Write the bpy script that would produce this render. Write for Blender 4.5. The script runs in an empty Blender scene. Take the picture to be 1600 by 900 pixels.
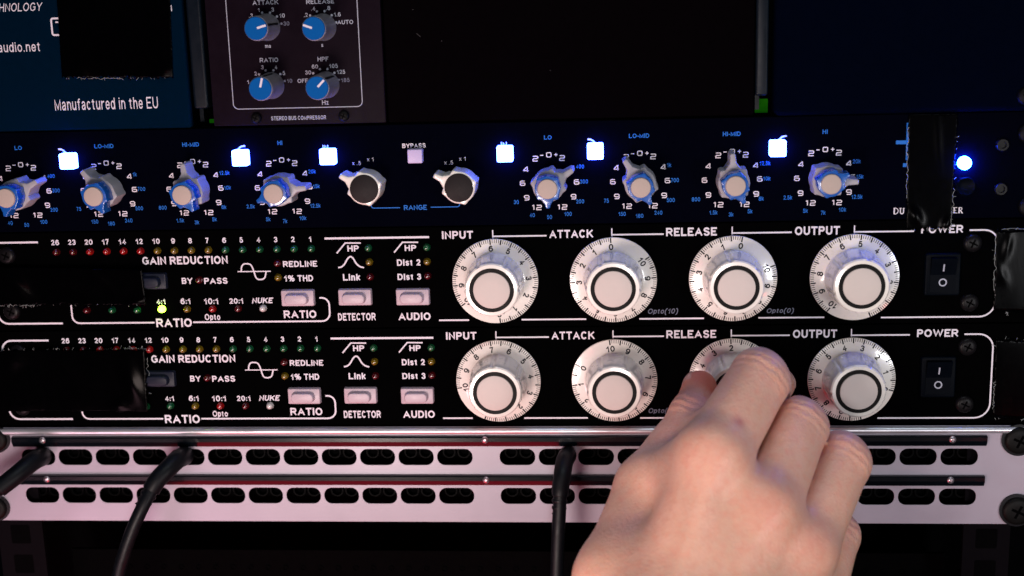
import bpy, bmesh, math, random
import numpy as np
from mathutils import Vector, Matrix
random.seed(7)
rng = np.random.default_rng(7)
SC = bpy.context.scene
COL = SC.collection
MM = 0.001

# ------------------------------------------------------------------ camera
# solved from the equal pitch of the lamps, dials and rack units (millimetres; y = 0 is the face of the rack)
FPX = 2062.4
CAM = np.array([36.70, -550.14, 128.11])
PIT, YAW, ROL = 0.22145, -0.08259, -0.02883
def _basis():
    ca, sa, cb, sb, cc, sc = math.cos(PIT), math.sin(PIT), math.cos(YAW), math.sin(YAW), math.cos(ROL), math.sin(ROL)
    F = np.array([sb*ca, cb*ca, -sa]); R = np.array([cb, -sb, 0.0]); U = np.cross(R, F)
    return cc*R + sc*U, -sc*R + cc*U, F
CR, CU, CF = _basis()
cam_d = bpy.data.cameras.new("camera"); cam = bpy.data.objects.new("camera", cam_d); COL.objects.link(cam)
cam_d.sensor_width = 36.0; cam_d.lens = FPX/1600*36.0
cam_d.clip_start = 0.01; cam_d.clip_end = 20
cam_d.dof.use_dof = True; cam_d.dof.focus_distance = 0.562; cam_d.dof.aperture_fstop = 7.5
m = Matrix(((CR[0], CU[0], -CF[0], CAM[0]*MM), (CR[1], CU[1], -CF[1], CAM[1]*MM), (CR[2], CU[2], -CF[2], CAM[2]*MM), (0, 0, 0, 1)))
cam.matrix_world = m
SC.camera = cam

# ------------------------------------------------------------------ world, exposure, lamps
w = bpy.data.worlds.new("World"); SC.world = w; w.use_nodes = True
bg = w.node_tree.nodes["Background"]; bg.inputs[0].default_value = (0.25, 0.32, 0.5, 1); bg.inputs[1].default_value = 0.002
SC.view_settings.view_transform = 'Standard'; SC.view_settings.look = 'None'
SC.view_settings.exposure = 0; SC.view_settings.gamma = 1
try:
    SC.cycles.use_denoising = True
    SC.cycles.max_bounces = 6
    SC.cycles.sample_clamp_indirect = 4
except Exception: pass

def lamp(name, loc, aim, size, power, col, size_y=None):
    d = bpy.data.lights.new(name, 'AREA'); o = bpy.data.objects.new(name, d); COL.objects.link(o)
    d.energy = power; d.color = col; d.size = size*MM
    d.shape = 'RECTANGLE' if size_y else 'DISK'
    if size_y: d.size_y = size_y*MM
    o.location = [c*MM for c in loc]
    o.rotation_euler = (Vector(aim) - Vector(loc)).to_track_quat('-Z', 'Y').to_euler()
    return o
lamp("key_lamp", (-150, -470, -140), (50, -40, -50), 140, 1.85, (1.0, 0.80, 0.74))
lamp("overhead_lamp", (120, -300, 560), (30, -20, 0), 420, 1.0, (0.86, 0.94, 1.0), 160)
lamp("front_lamp", (100, -1150, -150), (20, 0, 0), 180, 3.4, (1.0, 0.91, 0.90))
lamp("pink_lamp", (-330, -330, -300), (-120, 0, -60), 140, 0.6, (1.0, 0.55, 0.66))
rl = lamp("red_lamp", (-125, -130, -330), (-125, -130, 0), 250, 0.40, (1.0, 0.02, 0.05), 250)
rl.rotation_euler = (math.pi, 0, 0)
lamp("red_spot_lamp", (336, -365, -205), (150, 0, -30), 36, 0.03, (1.0, 0.03, 0.03))
lamp("red_sheen_light", (-150, -600, 5), (-60, 0, 60), 90, 0.05, (1.0, 0.03, 0.10))  # unseen red light, added for a sheen on the plum module
lamp("side_lamp", (385, -430, -50), (150, 0, -20), 45, 0.75, (0.97, 0.97, 1.0), 120)

# ------------------------------------------------------------------ helpers
def W(px, py, y=0.0):
    """the point of the plane y that is seen at this place of the photograph"""
    d = CF + CR*((px-800)/FPX) - CU*((py-450)/FPX)
    t = (y - CAM[1])/d[1]
    p = CAM + d*t
    return float(p[0]), float(p[2])
def W3(px, py, y=0.0):
    x, z = W(px, py, y); return np.array([x, y, z])

class MB:
    def __init__(s): s.v = []; s.f = []; s.mi = []; s.cur = 0
    def add(s, vs, fs):
        b = len(s.v); s.v += [tuple(map(float, q)) for q in vs]; s.f += [tuple(b+i for i in f) for f in fs]; s.mi += [s.cur]*len(fs)
    def box(s, x0, x1, y0, y1, z0, z1):
        v = [(x, y, z) for x in (x0, x1) for y in (y0, y1) for z in (z0, z1)]
        s.add(v, [(0,1,3,2),(4,6,7,5),(0,4,5,1),(2,3,7,6),(0,2,6,4),(1,5,7,3)])
    def lathe(s, cx, cz, prof, n=48, mod=None, closed_front=True):
        """prof: (radius, y) from back to front, turned about the axis pointing at the viewer"""
        vs = []; fs = []
        for k, (r, y) in enumerate(prof):
            for i in range(n):
                a = 2*math.pi*i/n
                rr = r*(mod(a, k) if mod else 1)
                vs.append((cx+rr*math.sin(a), y, cz+rr*math.cos(a)))
        for k in range(len(prof)-1):
            for i in range(n):
                j = (i+1) % n
                fs.append((k*n+i, (k+1)*n+i, (k+1)*n+j, k*n+j))
        if closed_front:
            L = len(vs); vs.append((cx, prof[-1][1], cz)); b = (len(prof)-1)*n
            for i in range(n): fs.append((b+i, L, b+(i+1) % n))
        s.add(vs, fs)
    def prism(s, out, yb, yf, bev=0.0, steps=3, taper=0.0):
        """out: outline (x, z), front at yf (towards the viewer, smaller y) with a rounded edge"""
        pts = np.array(out); n = len(pts)
        area = 0.5*np.sum(pts[:, 0]*np.roll(pts[:, 1], -1)-np.roll(pts[:, 0], -1)*pts[:, 1])
        if area < 0: pts = pts[::-1]
        d1 = pts-np.roll(pts, 1, 0); d2 = np.roll(pts, -1, 0)-pts
        d1 /= np.linalg.norm(d1, axis=1)[:, None]+1e-9; d2 /= np.linalg.norm(d2, axis=1)[:, None]+1e-9
        n1 = np.stack([-d1[:, 1], d1[:, 0]], 1); n2 = np.stack([-d2[:, 1], d2[:, 0]], 1)
        nn = n1+n2; nn /= np.maximum((nn*n1).sum(1), 0.35)[:, None]
        nn = nn/np.maximum(1, np.linalg.norm(nn, axis=1)/1.0)[:, None]
        rings = [(0, yb)]
        if bev > 0:
            for k in range(steps+1):
                a = math.pi/2*k/steps
                rings.append((taper+bev*(1-math.cos(a)), yf+bev*(1-math.sin(a))))
        else: rings.append((taper, yf))
        vs = []
        for off, y in rings:
            q = pts+nn*off
            vs += [(p[0], y, p[1]) for p in q]
        fs = []
        for k in range(len(rings)-1):
            for i in range(n):
                j = (i+1) % n
                fs.append((k*n+i, k*n+j, (k+1)*n+j, (k+1)*n+i))
        fs.append(tuple((len(rings)-1)*n+i for i in range(n)))
        s.add(vs, fs)
    def ribbon(s, pts, wd, y, closed=False):
        P = np.array(pts, float); n = len(P)
        ws = np.full(n, wd) if np.isscalar(wd) else np.array(wd)
        vs = []
        for i in range(n):
            if closed: a, b = P[i-1], P[(i+1) % n]
            else: a, b = P[max(i-1, 0)], P[min(i+1, n-1)]
            t1 = P[i]-a; t2 = b-P[i]
            l1, l2 = np.linalg.norm(t1), np.linalg.norm(t2)
            t1 = t1/l1 if l1 > 1e-9 else t2/l2; t2 = t2/l2 if l2 > 1e-9 else t1
            n1 = np.array([-t1[1], t1[0]]); n2 = np.array([-t2[1], t2[0]])
            nn = n1+n2; nn /= np.linalg.norm(nn)+1e-9; nn /= max(0.5, nn@n1)
            for sg in (-.5, .5):
                q = P[i]+nn*ws[i]*sg; vs.append((q[0], y, q[1]))
        fs = [(2*i, 2*i+1, 2*((i+1) % n)+1, 2*((i+1) % n)) for i in range(n if closed else n-1)]
        s.add(vs, fs)
    def disc(s, cx, cz, r, y, n=16):
        s.add([(cx+r*math.sin(2*math.pi*i/n), y, cz+r*math.cos(2*math.pi*i/n)) for i in range(n)], [tuple(range(n))])
    def tube(s, pts, rad, n=14, cap=True):
        P = [np.array(p, float) for p in pts]; m_ = len(P); vs = []; fs = []
        up = np.array([0.31, 0.2, 0.93])
        for i in range(m_):
            t = P[min(i+1, m_-1)]-P[max(i-1, 0)]; t /= np.linalg.norm(t)
            a = np.cross(t, up); a /= np.linalg.norm(a); b = np.cross(t, a)
            r = rad[i] if hasattr(rad, '__len__') else rad
            for k in range(n):
                an = 2*math.pi*k/n; vs.append(P[i]+r*(math.cos(an)*a+math.sin(an)*b))
        for i in range(m_-1):
            for k in range(n):
                j = (k+1) % n; fs.append((i*n+k, i*n+j, (i+1)*n+j, (i+1)*n+k))
        if cap: fs.append(tuple(range(n))); fs.append(tuple((m_-1)*n+k for k in reversed(range(n))))
        s.add(vs, fs)
    def build(s, name, mats, parent=None, origin=None, smooth=None):
        if not isinstance(mats, (list, tuple)): mats = [mats]
        if origin is None: origin = ORG.get(parent.name, (0, 0, 0)) if parent else (0, 0, 0)
        me = bpy.data.meshes.new(name)
        me.from_pydata([((a-origin[0])*MM, (b-origin[1])*MM, (c-origin[2])*MM) for a, b, c in s.v], [], s.f)
        for q in mats: me.materials.append(q)
        if len(mats) > 1: me.polygons.foreach_set("material_index", s.mi)
        me.update()
        bm = bmesh.new(); bm.from_mesh(me); bmesh.ops.recalc_face_normals(bm, faces=bm.faces); bm.to_mesh(me); bm.free()
        if smooth is not None:
            me.shade_smooth() if hasattr(me, 'shade_smooth') else None
            if smooth < 180: me.set_sharp_from_angle(angle=math.radians(smooth))
        o = bpy.data.objects.new(name, me); COL.objects.link(o)
        put(o, parent, origin)
        return o
ORG = {}
def put(o, parent, origin):
    po = ORG.get(parent.name, (0, 0, 0)) if parent else (0, 0, 0)
    if parent: o.parent = parent
    o.location = [(origin[i]-po[i])*MM for i in range(3)]
    ORG[o.name] = tuple(origin)
def copy_part(src, parent, origin, label=None):
    c = src.copy(); COL.objects.link(c); c.parent = None; put(c, parent, origin)
    if label: c['label'] = label
    for ch in src.children:
        d = ch.copy(); COL.objects.link(d); d.parent = c
    return c
def thing(name, label, cat, origin, group=None):
    o = bpy.data.objects.new(name, None); COL.objects.link(o); o.empty_display_size = .01
    put(o, None, origin); o['label'] = label; o['category'] = cat
    if group: o['group'] = group
    return o
def tag(o, label, cat, group=None):
    o['label'] = label; o['category'] = cat
    if group: o['group'] = group

# -------- lettering
def smooth_line(pts, n=6):
    P = np.array(pts, float); out = []
    for i in range(len(P)-1):
        p0, p1, p2, p3 = P[max(i-1, 0)], P[i], P[i+1], P[min(i+2, len(P)-1)]
        for t in np.arange(n)/n:
            out.append(0.5*((2*p1)+(-p0+p2)*t+(2*p0-5*p1+4*p2-p3)*t*t+(-p0+3*p1-3*p2+p3)*t**3))
    out.append(P[-1]); return [tuple(q) for q in out]
_tc = {}
def EL(cx, cz, rx, rz, a0, a1, n=14):
    return [(cx+rx*math.sin(math.radians(a0+(a1-a0)*i/n)), cz+rz*math.cos(math.radians(a0+(a1-a0)*i/n))) for i in range(n+1)]
def CE(cx, cz, rx, rz, n=22): return ('c', EL(cx, cz, rx, rz, 0, 360, n)[:-1])
def SP(*p): return smooth_line(p, 4)
STEM = [(0, 0), (0, 1)]
_S = lambda h: SP((.97, .78*h), (.8, .95*h), (.5, h), (.18, .95*h), (.03, .76*h), (.2, .58*h), (.5, .51*h), (.85, .42*h), (.99, .25*h), (.82, .05*h), (.5, 0), (.18, .05*h), (0, .24*h))
# a plain sans alphabet drawn as centre lines: width, strokes (unit box; 'c' closed, 'd' dot)
FONT = {
 'A': (.94, [[(0, 0), (.5, 1), (1, 0)], [(.2, .32), (.8, .32)]]),
 'B': (.80, [STEM, [(0, 1), (.6, 1)]+EL(.6, .765, .33, .235, 0, 180)+[(0, .53)], EL(.6, .265, .4, .265, 0, 180)+[(0, 0)]]),
 'C': (.86, [EL(.5, .5, .5, .5, 52, -232, 24)]), 'D': (.82, [STEM, [(0, 1), (.45, 1)]+EL(.45, .5, .55, .5, 0, 180)+[(0, 0)]]),
 'E': (.74, [[(1, 1), (0, 1), (0, 0), (1, 0)], [(0, .52), (.9, .52)]]), 'F': (.68, [[(1, 1), (0, 1), (0, 0)], [(0, .5), (.87, .5)]]),
 'G': (.90, [EL(.5, .5, .5, .5, 52, -220, 22)+[(1, .16), (1, .47), (.58, .47)]]), 'H': (.80, [STEM, [(1, 0), (1, 1)], [(0, .53), (1, .53)]]),
 'I': (.20, [[(.5, 0), (.5, 1)]]), 'K': (.86, [STEM, [(.93, 1), (0, .36)], [(.36, .6), (1, 0)]]), 'L': (.70, [[(0, 1), (0, 0), (1, 0)]]),
 'M': (.94, [[(0, 0), (0, 1), (.5, .08), (1, 1), (1, 0)]]), 'N': (.80, [[(0, 0), (0, 1), (1, 0), (1, 1)]]), 'O': (.94, [CE(.5, .5, .5, .5, 32)]),
 'P': (.76, [STEM, [(0, 1), (.6, 1)]+EL(.6, .735, .4, .265, 0, 180)+[(0, .47)]]), 'R': (.84, [STEM, [(0, 1), (.6, 1)]+EL(.6, .735, .36, .265, 0, 180)+[(0, .47)], [(.5, .47), (1, 0)]]),
 'S': (.78, [_S(1)]), 'T': (.78, [[(0, 1), (1, 1)], [(.5, 1), (.5, 0)]]), 'U': (.80, [[(0, 1), (0, .36)]+EL(.5, .36, .5, .36, -90, -270)[1:-1]+[(1, .36), (1, 1)]]),
 'V': (.90, [[(0, 1), (.5, 0), (1, 1)]]), 'W': (1.28, [[(0, 1), (.25, 0), (.5, 1), (.75, 0), (1, 1)]]), 'X': (.88, [[(0, 0), (1, 1)], [(0, 1), (1, 0)]]),
 'Y': (.88, [[(0, 1), (.5, .44), (1, 1)], [(.5, .44), (.5, 0)]]), 'Z': (.76, [[(0, 1), (1, 1), (0, 0), (1, 0)]]),
 '0': (.71, [CE(.5, .5, .5, .5, 28)]), '1': (.50, [SP((0, .70), (.45, .82), (.8, 1))+[(.8, 0)]]),
 '2': (.64, [SP((.03, .7), (.15, .92), (.5, 1), (.85, .92), (.97, .72), (.85, .5), (.45, .25), (0, 0))+[(1, 0)]]),
 '3': (.64, [SP((.03, .76), (.2, .95), (.5, 1), (.82, .94), (.93, .76), (.8, .58), (.4, .53)), SP((.4, .53), (.82, .47), (1, .27), (.85, .06), (.5, 0), (.15, .06), (0, .26))]),
 '4': (.70, [[(.72, 0), (.72, 1), (0, .28), (1, .28)]]), '5': (.64, [[(.92, 1), (.2, 1)]+SP((.06, .5), (.3, .62), (.6, .64), (.9, .52), (1, .31), (.88, .08), (.5, 0), (.15, .05), (0, .24))]),
 '6': (.71, [SP((.93, .8), (.8, .95), (.52, 1), (.2, .88), (.03, .6), (0, .33)), CE(.5, .32, .5, .32)]), '7': (.62, [[(0, 1), (1, 1)]+SP((.62, .52), (.42, .22), (.34, 0))]),
 '8': (.71, [CE(.5, .765, .43, .235), CE(.5, .27, .5, .27)]), '9': (.71, [SP((.07, .2), (.2, .05), (.48, 0), (.8, .12), (.97, .4), (1, .67)), CE(.5, .68, .5, .32)]),
 '%': (1.15, [CE(.2, .76, .2, .24), CE(.8, .24, .2, .24), [(.72, 1), (.28, 0)]]), ':': (.20, [('d', (.5, .08)), ('d', (.5, .62))]), '.': (.18, [('d', (.5, 0))]),
 '(': (.44, [EL(1, .36, 1, .72, 0, -180)]), ')': (.44, [EL(0, .36, 1, .72, 0, 180)]), '-': (.36, [[(0, .38), (1, .38)]]), ' ': (.22, []),
 'a': (.60, [SP((.06, .53), (.2, .68), (.48, .73), (.78, .67), (.9, .5))+[(.9, 0)], SP((.9, .43), (.5, .38), (.12, .31), (0, .17), (.15, .02), (.42, 0), (.75, .1), (.9, .25))]),
 'c': (.60, [EL(.5, .36, .5, .37, 52, -232, 18)]), 'd': (.64, [CE(.47, .36, .47, .37), [(1, 1), (1, 0)]]), 'p': (.64, [CE(.53, .36, .47, .37), [(0, .73), (0, -.3)]]),
 'e': (.62, [[(.02, .37), (1, .37)]+SP((1, .37), (.93, .58), (.75, .69), (.5, .73), (.18, .64), (0, .37), (.1, .12), (.3, .02), (.55, 0), (.8, .04), (.97, .2))[1:]]),
 'f': (.46, [SP((1, .99), (.7, 1), (.45, .88), (.42, .6))+[(.42, 0)], [(0, .72), (.95, .72)]]), 'h': (.60, [STEM, SP((0, .42), (.2, .65), (.55, .73), (.9, .62), (1, .4))+[(1, 0)]]),
 'i': (.16, [[(.5, 0), (.5, .73)], ('d', (.5, 1.0))]), 'k': (.60, [STEM, [(.92, .73), (0, .22)], [(.36, .45), (1, 0)]]), 'm': (.92, [[(0, 0), (0, .73)], SP((0, .45), (.12, .66), (.3, .73), (.46, .62), (.5, .45))+[(.5, 0)], SP((.5, .45), (.62, .66), (.8, .73), (.96, .62), (1, .45))+[(1, 0)]]),
 'n': (.60, [[(0, 0), (0, .73)], SP((0, .42), (.2, .65), (.55, .73), (.9, .62), (1, .4))+[(1, 0)]]), 'o': (.66, [CE(.5, .365, .5, .365)]), 'r': (.46, [[(0, 0), (0, .73)], SP((0, .4), (.3, .65), (1, .72))]),
 's': (.56, [_S(.73)]), 't': (.46, [[(.4, .95)]+SP((.4, .2), (.5, .03), (.95, .01)), [(0, .72), (.95, .72)]]), 'u': (.60, [[(0, .73)]+SP((0, .3), (.1, .08), (.42, 0), (.8, .08), (1, .3)), [(1, .73), (1, 0)]]),
 'x': (.58, [[(0, 0), (1, .73)], [(0, .73), (1, 0)]]), 'z': (.54, [[(0, .73), (1, .73), (0, 0), (1, 0)]]),
}
def text_mesh(st, bold=0.0, shear=0.0):
    key = (st, bold, shear)
    if key in _tc: return _tc[key]
    t = .125+bold*5.2; m_ = MB(); x = 0.0
    desc = any(c in 'p(' for c in st); tall = any(c in '()' for c in st)
    for ch in st:
        wd, strokes = FONT[ch]; wd = max(wd, t)
        lay = 0; first_v = len(m_.v)
        for sk in strokes:
            mp = lambda q: (x+t/2+q[0]*(wd-t), t/2+q[1]*(1-t))
            if isinstance(sk, tuple) and sk[0] == 'd':
                a, b = mp(sk[1]); h = t*.5
                m_.add([(a-h, -lay, b-h), (a+h, -lay, b-h), (a+h, -lay, b+h), (a-h, -lay, b+h)], [(0, 1, 2, 3)])
            else:
                cl = isinstance(sk, tuple); raw = sk[1] if cl else sk; pts = [mp(q) for q in raw]
                q2 = [pts[0]]
                for q in pts[1:]:
                    if math.dist(q, q2[-1]) > 1e-4: q2.append(q)
                if not cl:          # run open ends out to the edge of the letter
                    for e0, e1, q in ((0, 1, raw[0]), (-1, -2, raw[-1])):
                        dx, dy = q2[e0][0]-q2[e1][0], q2[e0][1]-q2[e1][1]; l = math.hypot(dx, dy)
                        if (abs(dy) >= abs(dx) and q[1] in (0, 1, .73)) or (abs(dx) > abs(dy) and q[0] in (0, 1)) or ch in 'AVWMNXYKZR':
                            q2[e0] = (q2[e0][0]+dx/l*t*.5, q2[e0][1]+dy/l*t*.5)
                m_.ribbon(q2, t, -lay, cl)
            lay += 1
        if ch not in 'p()':
            pad = t*.25 if ch in 'AVWXYK' else 0
            for i in range(first_v, len(m_.v)):
                q = m_.v[i]; m_.v[i] = (min(max(q[0], x-pad), x+wd+pad), q[1], min(max(q[2], 0.0), 1.0 if ch != 'i' else 1.12))
        x += wd+.15+.05*(t < .15)
    V = np.array([(a+shear*c, c, b) for a, b, c in m_.v])
    mn, mx = V[:, :2].min(0), V[:, :2].max(0)
    sz = mx-mn
    V = np.column_stack([(V[:, :2]-mn)/sz-.5, V[:, 2]])
    _tc[key] = (V, m_.f, sz)
    return _tc[key]
LAY = .008      # crossing strokes lie this far apart (mm)
def put_text(mb, st, cx, cz, wd, ht, y, bold=0.012, shear=0.0, rot=0.0):
    V, Fs, sz = text_mesh(st, bold, shear)
    if wd is None: wd = ht*sz[0]/sz[1]
    u, v = V[:, 0]*wd, V[:, 1]*ht
    c, s = math.cos(rot), math.sin(rot)
    mb.add([(cx+c*a+s*b, y+l*LAY, cz-s*a+c*b) for a, b, l in zip(u, v, V[:, 2])], Fs)
def T(mb, st, x0, x1, y0, y1, y, bold=0.012, shear=0.0, dz=0.0):
    """lettering st filling the box x0..x1, y0..y1 of the photograph, on the plane y"""
    ym = (y0+y1)/2; xm = (x0+x1)/2
    a = W(x0, ym, y); b = W(x1, ym, y); c = W(xm, y0, y); d = W(xm, y1, y); e = W(xm, ym, y)
    put_text(mb, st, e[0], e[1]+dz, b[0]-a[0], c[1]-d[1], y, bold, shear)
def line(mb, pts, wpx, y, dz=0.0, closed=False):
    q = [W(px, py, y) for px, py in pts]
    mb.ribbon([(a, b+dz) for a, b in q], wpx/3.66, y, closed)
def hline(mb, xa, xb, py, wpx, y, dz=0.0):
    a = W(xa, py, y); b = W(xb, py, y); zc = (W((xa+xb)/2, py, y)[1])+dz
    mb.ribbon([(a[0], zc), (b[0], zc)], wpx/3.66, y)
def arc(cx, cz, r, a0, a1, n=8):
    return [(cx+r*math.sin(math.radians(a0+(a1-a0)*i/n)), cz+r*math.cos(math.radians(a0+(a1-a0)*i/n))) for i in range(n+1)]
def rrect(x0, x1, z0, z1, r, n=6):
    return arc(x1-r, z1-r, r, 0, 90, n)+arc(x1-r, z0+r, r, 90, 180, n)+arc(x0+r, z0+r, r, 180, 270, n)+arc(x0+r, z1-r, r, 270, 360, n)
# square-shouldered numerals of the equaliser, as strokes in a unit box
def _rr(x0, x1, z0, z1, r=.22): return rrect(x0, x1, z0, z1, r, 4)
GL = {
 '0': [(_rr(0, 1, 0, 1), True)],
 '2': [([(0, 1), (.85, 1), (1, .88), (1, .62), (.85, .5), (.15, .5), (0, .38), (0, 0), (1, 0)], False)],
 '4': [([(.78, 0), (.78, 1), (.68, 1), (0, .34), (0, .24), (1, .24)], False)],
 '6': [([(.95, 1), (.18, 1), (0, .84), (0, .16), (.18, 0), (.82, 0), (1, .14), (1, .42), (.82, .56), (0, .56)], False)],
 '9': [([(.05, 0), (.82, 0), (1, .16), (1, .84), (.82, 1), (.18, 1), (0, .86), (0, .58), (.18, .44), (1, .44)], False)],
 '1': [([(.1, .82), (.45, 1), (.6, 1), (.6, 0)], False)],
 '-': [([(0, .5), (1, .5)], False)],
 '+': [([(0, .5), (1, .5)], False), ([(.5, 0), (.5, 1)], False)],
}
def glyph(mb, ch, cx, cz, wd, ht, y, st=0.42):
    for k, (pts, cl) in enumerate(GL[ch]):
        mb.ribbon([(cx+(a-.5)*wd, cz+(b-.5)*ht) for a, b in pts], st, y-0.02*k, cl)

# ------------------------------------------------------------------ materials
def mat(name, base, rough=0.5, metal=0.0, spec=0.5, var=0.15, scale=300.0, bump=0.0, bscale=1200.0, emit=None, estr=0.0, coat=0.0, trans=0.0, sss=0.0, rvar=0.12):
    M = bpy.data.materials.new(name); M.use_nodes = True
    nt = M.node_tree; b = nt.nodes["Principled BSDF"]
    b.inputs["Roughness"].default_value = rough; b.inputs["Metallic"].default_value = metal
    b.inputs["Specular IOR Level"].default_value = spec
    if coat: b.inputs["Coat Weight"].default_value = coat; b.inputs["Coat Roughness"].default_value = 0.08
    if trans: b.inputs["Transmission Weight"].default_value = trans
    if sss:
        b.inputs["Subsurface Weight"].default_value = sss; b.inputs["Subsurface Radius"].default_value = (1, .9, .8); b.inputs["Subsurface Scale"].default_value = 0.002
    tc = nt.nodes.new("ShaderNodeTexCoord")
    nz = nt.nodes.new("ShaderNodeTexNoise"); nz.inputs["Scale"].default_value = scale; nz.inputs["Detail"].default_value = 5
    nt.links.new(tc.outputs["Object"], nz.inputs["Vector"])
    mx = nt.nodes.new("ShaderNodeMix"); mx.data_type = 'RGBA'
    lo = [c*(1-var) for c in base]; hi = [min(1, c*(1+var)) for c in base]
    mx.inputs["A"].default_value = (*lo, 1); mx.inputs["B"].default_value = (*hi, 1)
    nt.links.new(nz.outputs["Fac"], mx.inputs["Factor"]); nt.links.new(mx.outputs["Result"], b.inputs["Base Color"])
    mr = nt.nodes.new("ShaderNodeMapRange"); mr.inputs["To Min"].default_value = max(0.02, rough-rvar); mr.inputs["To Max"].default_value = min(1, rough+rvar)
    nt.links.new(nz.outputs["Fac"], mr.inputs["Value"]); nt.links.new(mr.outputs["Result"], b.inputs["Roughness"])
    if bump:
        n2 = nt.nodes.new("ShaderNodeTexNoise"); n2.inputs["Scale"].default_value = bscale; n2.inputs["Detail"].default_value = 3
        nt.links.new(tc.outputs["Object"], n2.inputs["Vector"])
        bp = nt.nodes.new("ShaderNodeBump"); bp.inputs["Strength"].default_value = bump; bp.inputs["Distance"].default_value = 0.0003
        nt.links.new(n2.outputs["Fac"], bp.inputs["Height"]); nt.links.new(bp.outputs["Normal"], b.inputs["Normal"])
    if emit:
        b.inputs["Emission Color"].default_value = (*emit, 1); b.inputs["Emission Strength"].default_value = estr
    return M
M = {}
M['panel'] = mat("black powder coat", (.0008, .0008, .0009), .6, spec=.0, bump=.2, bscale=2500)
M['eqpanel'] = mat("black satin anodise", (.0008, .0010, .0034), .55, spec=.0, bump=.12, bscale=2500)
M['slate'] = mat("dark blue slate paint", (.0005, .0066, .0175), .55, spec=.0, bump=.3, bscale=2500)
M['slate2'] = mat("dark navy paint", (.0005, .0012, .0048), .55, spec=.0, bump=.3, bscale=2500)
M['plum'] = mat("brushed dark plum anodise", (.0068, .0038, .0072), .45, spec=.03, bump=.2, bscale=2000)
M['blank'] = mat("soft black sheet", (.0014, .0009, .0013), .6, spec=.0, bump=.2, bscale=2000)
M['rail'] = mat("dark steel rail", (.0032, .006, .0105), .34, spec=.12)
M['darkrail'] = mat("black steel rail", (.0025, .002, .003), .6, spec=.02)
M['void'] = mat("inside black", (.0006, .0006, .0008), .8, spec=.02)
M['print'] = mat("pale silkscreen ink", (.68, .65, .73), .6, spec=.2, var=.06)
M['greyprint'] = mat("grey silkscreen ink", (.11, .12, .17), .6, spec=.2, var=.06)
M['mutedprint'] = mat("muted white ink", (.36, .38, .46), .6, spec=.2, var=.08)
M['blueprint'] = mat("sky blue ink", (.010, .14, .56), .6, spec=.2, var=.08)
M['knob'] = mat("ivory white plastic", (.73, .71, .665), .28, spec=.5, var=.02, coat=.8, rvar=.03)
M['cap'] = mat("matt ivory plastic", (.53, .48, .455), .55, spec=.3, var=.03, bump=.10, bscale=3000)
M['lip'] = mat("bright folded metal edge", (.62, .64, .70), .34, metal=.75, bump=.08, bscale=1800, scale=60)
M['eqcap'] = mat("matt stone plastic", (.40, .335, .30), .55, spec=.25, var=.03, bump=.10, bscale=3000)
M['ink'] = mat("black ink", (.006, .006, .012), .5, spec=.2)
M['ring'] = mat("black enamel ring", (.003, .003, .003), .5, spec=.1)
M['button'] = mat("pale pink grey plastic", (.43, .345, .40), .4, spec=.4, var=.04, bump=.05, bscale=2500)
M['darkbutton'] = mat("smoke grey plastic", (.010, .013, .024), .4, spec=.12, var=.05)
M['rocker'] = mat("black switch plastic", (.0008, .0017, .0036), .45, spec=.03)
M['screw'] = mat("blackened steel", (.0045, .0042, .005), .36, spec=.10)
M['steel'] = mat("bright steel", (.6, .55, .6), .3, metal=.9, bump=.1)
M['patch'] = mat("brushed aluminium lacquer", (.315, .295, .355), .38, metal=.15, spec=.5, var=.05, bump=.08, bscale=1800, scale=60)
M['strip'] = mat("black label under clear strip", (.002, .0035, .0055), .2, spec=.3, coat=.35, rvar=.02)
M['rubber'] = mat("black rubber", (.002, .003, .0045), .45, spec=.2, bump=.05)
M['jack'] = mat("black nylon jack", (.0006, .0007, .0009), .5, spec=.04)
M['silver'] = mat("grey metal knob", (.20, .19, .21), .42, metal=.35, spec=.5, bump=.05)
M['bluecap'] = mat("blue knob cap", (.001, .085, .32), .55, spec=.04, var=.05)
M['greyknob'] = mat("pale grey plastic", (.30, .295, .33), .36, spec=.3, var=.04)
M['blueknob'] = mat("blue translucent plastic", (.008, .085, .38), .22, spec=.5, var=.05, coat=.5)
M['blackface'] = mat("matt black knob face", (.008, .006, .007), .6, spec=.2)
M['bypass'] = mat("unlit lavender key", (.48, .42, .68), .4, spec=.3, var=.03)
M['litkey'] = mat("lit blue key", (.6, .6, .9), .4, emit=(.034, .09, 1.0), estr=42)
M['bluelamp'] = mat("lit blue lamp", (.6, .6, .9), .3, emit=(.004, .045, 1.0), estr=520)
M['greenlamp'] = mat("lit green lamp", (.5, .9, .2), .3, emit=(.42, 1.0, .02), estr=22)
def lens(name, c): return mat(name, c, .15, spec=.6, coat=.8, var=.15, scale=900)
M['red'] = lens("red lens", (.26, .006, .006)); M['darkred'] = lens("dark red lens", (.06, .003, .005))
M['yellow'] = lens("yellow lens", (.14, .09, .004)); M['green'] = lens("green lens", (.006, .075, .025)); M['white'] = lens("clear lens", (.55, .52, .52))
M['scratch'] = mat("faint scratch", (.030, .028, .030), .6, spec=.1)
M['thread'] = mat("frayed thread", (.24, .26, .26), .3, spec=.6)
M['board'] = mat("green circuit board with added glow", (.006, .05, .002), .5, spec=0, emit=(.03, .6, .003), estr=.06, var=.5, scale=400)  # faint emission stands in for light in the gap; no lamp itself

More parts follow.
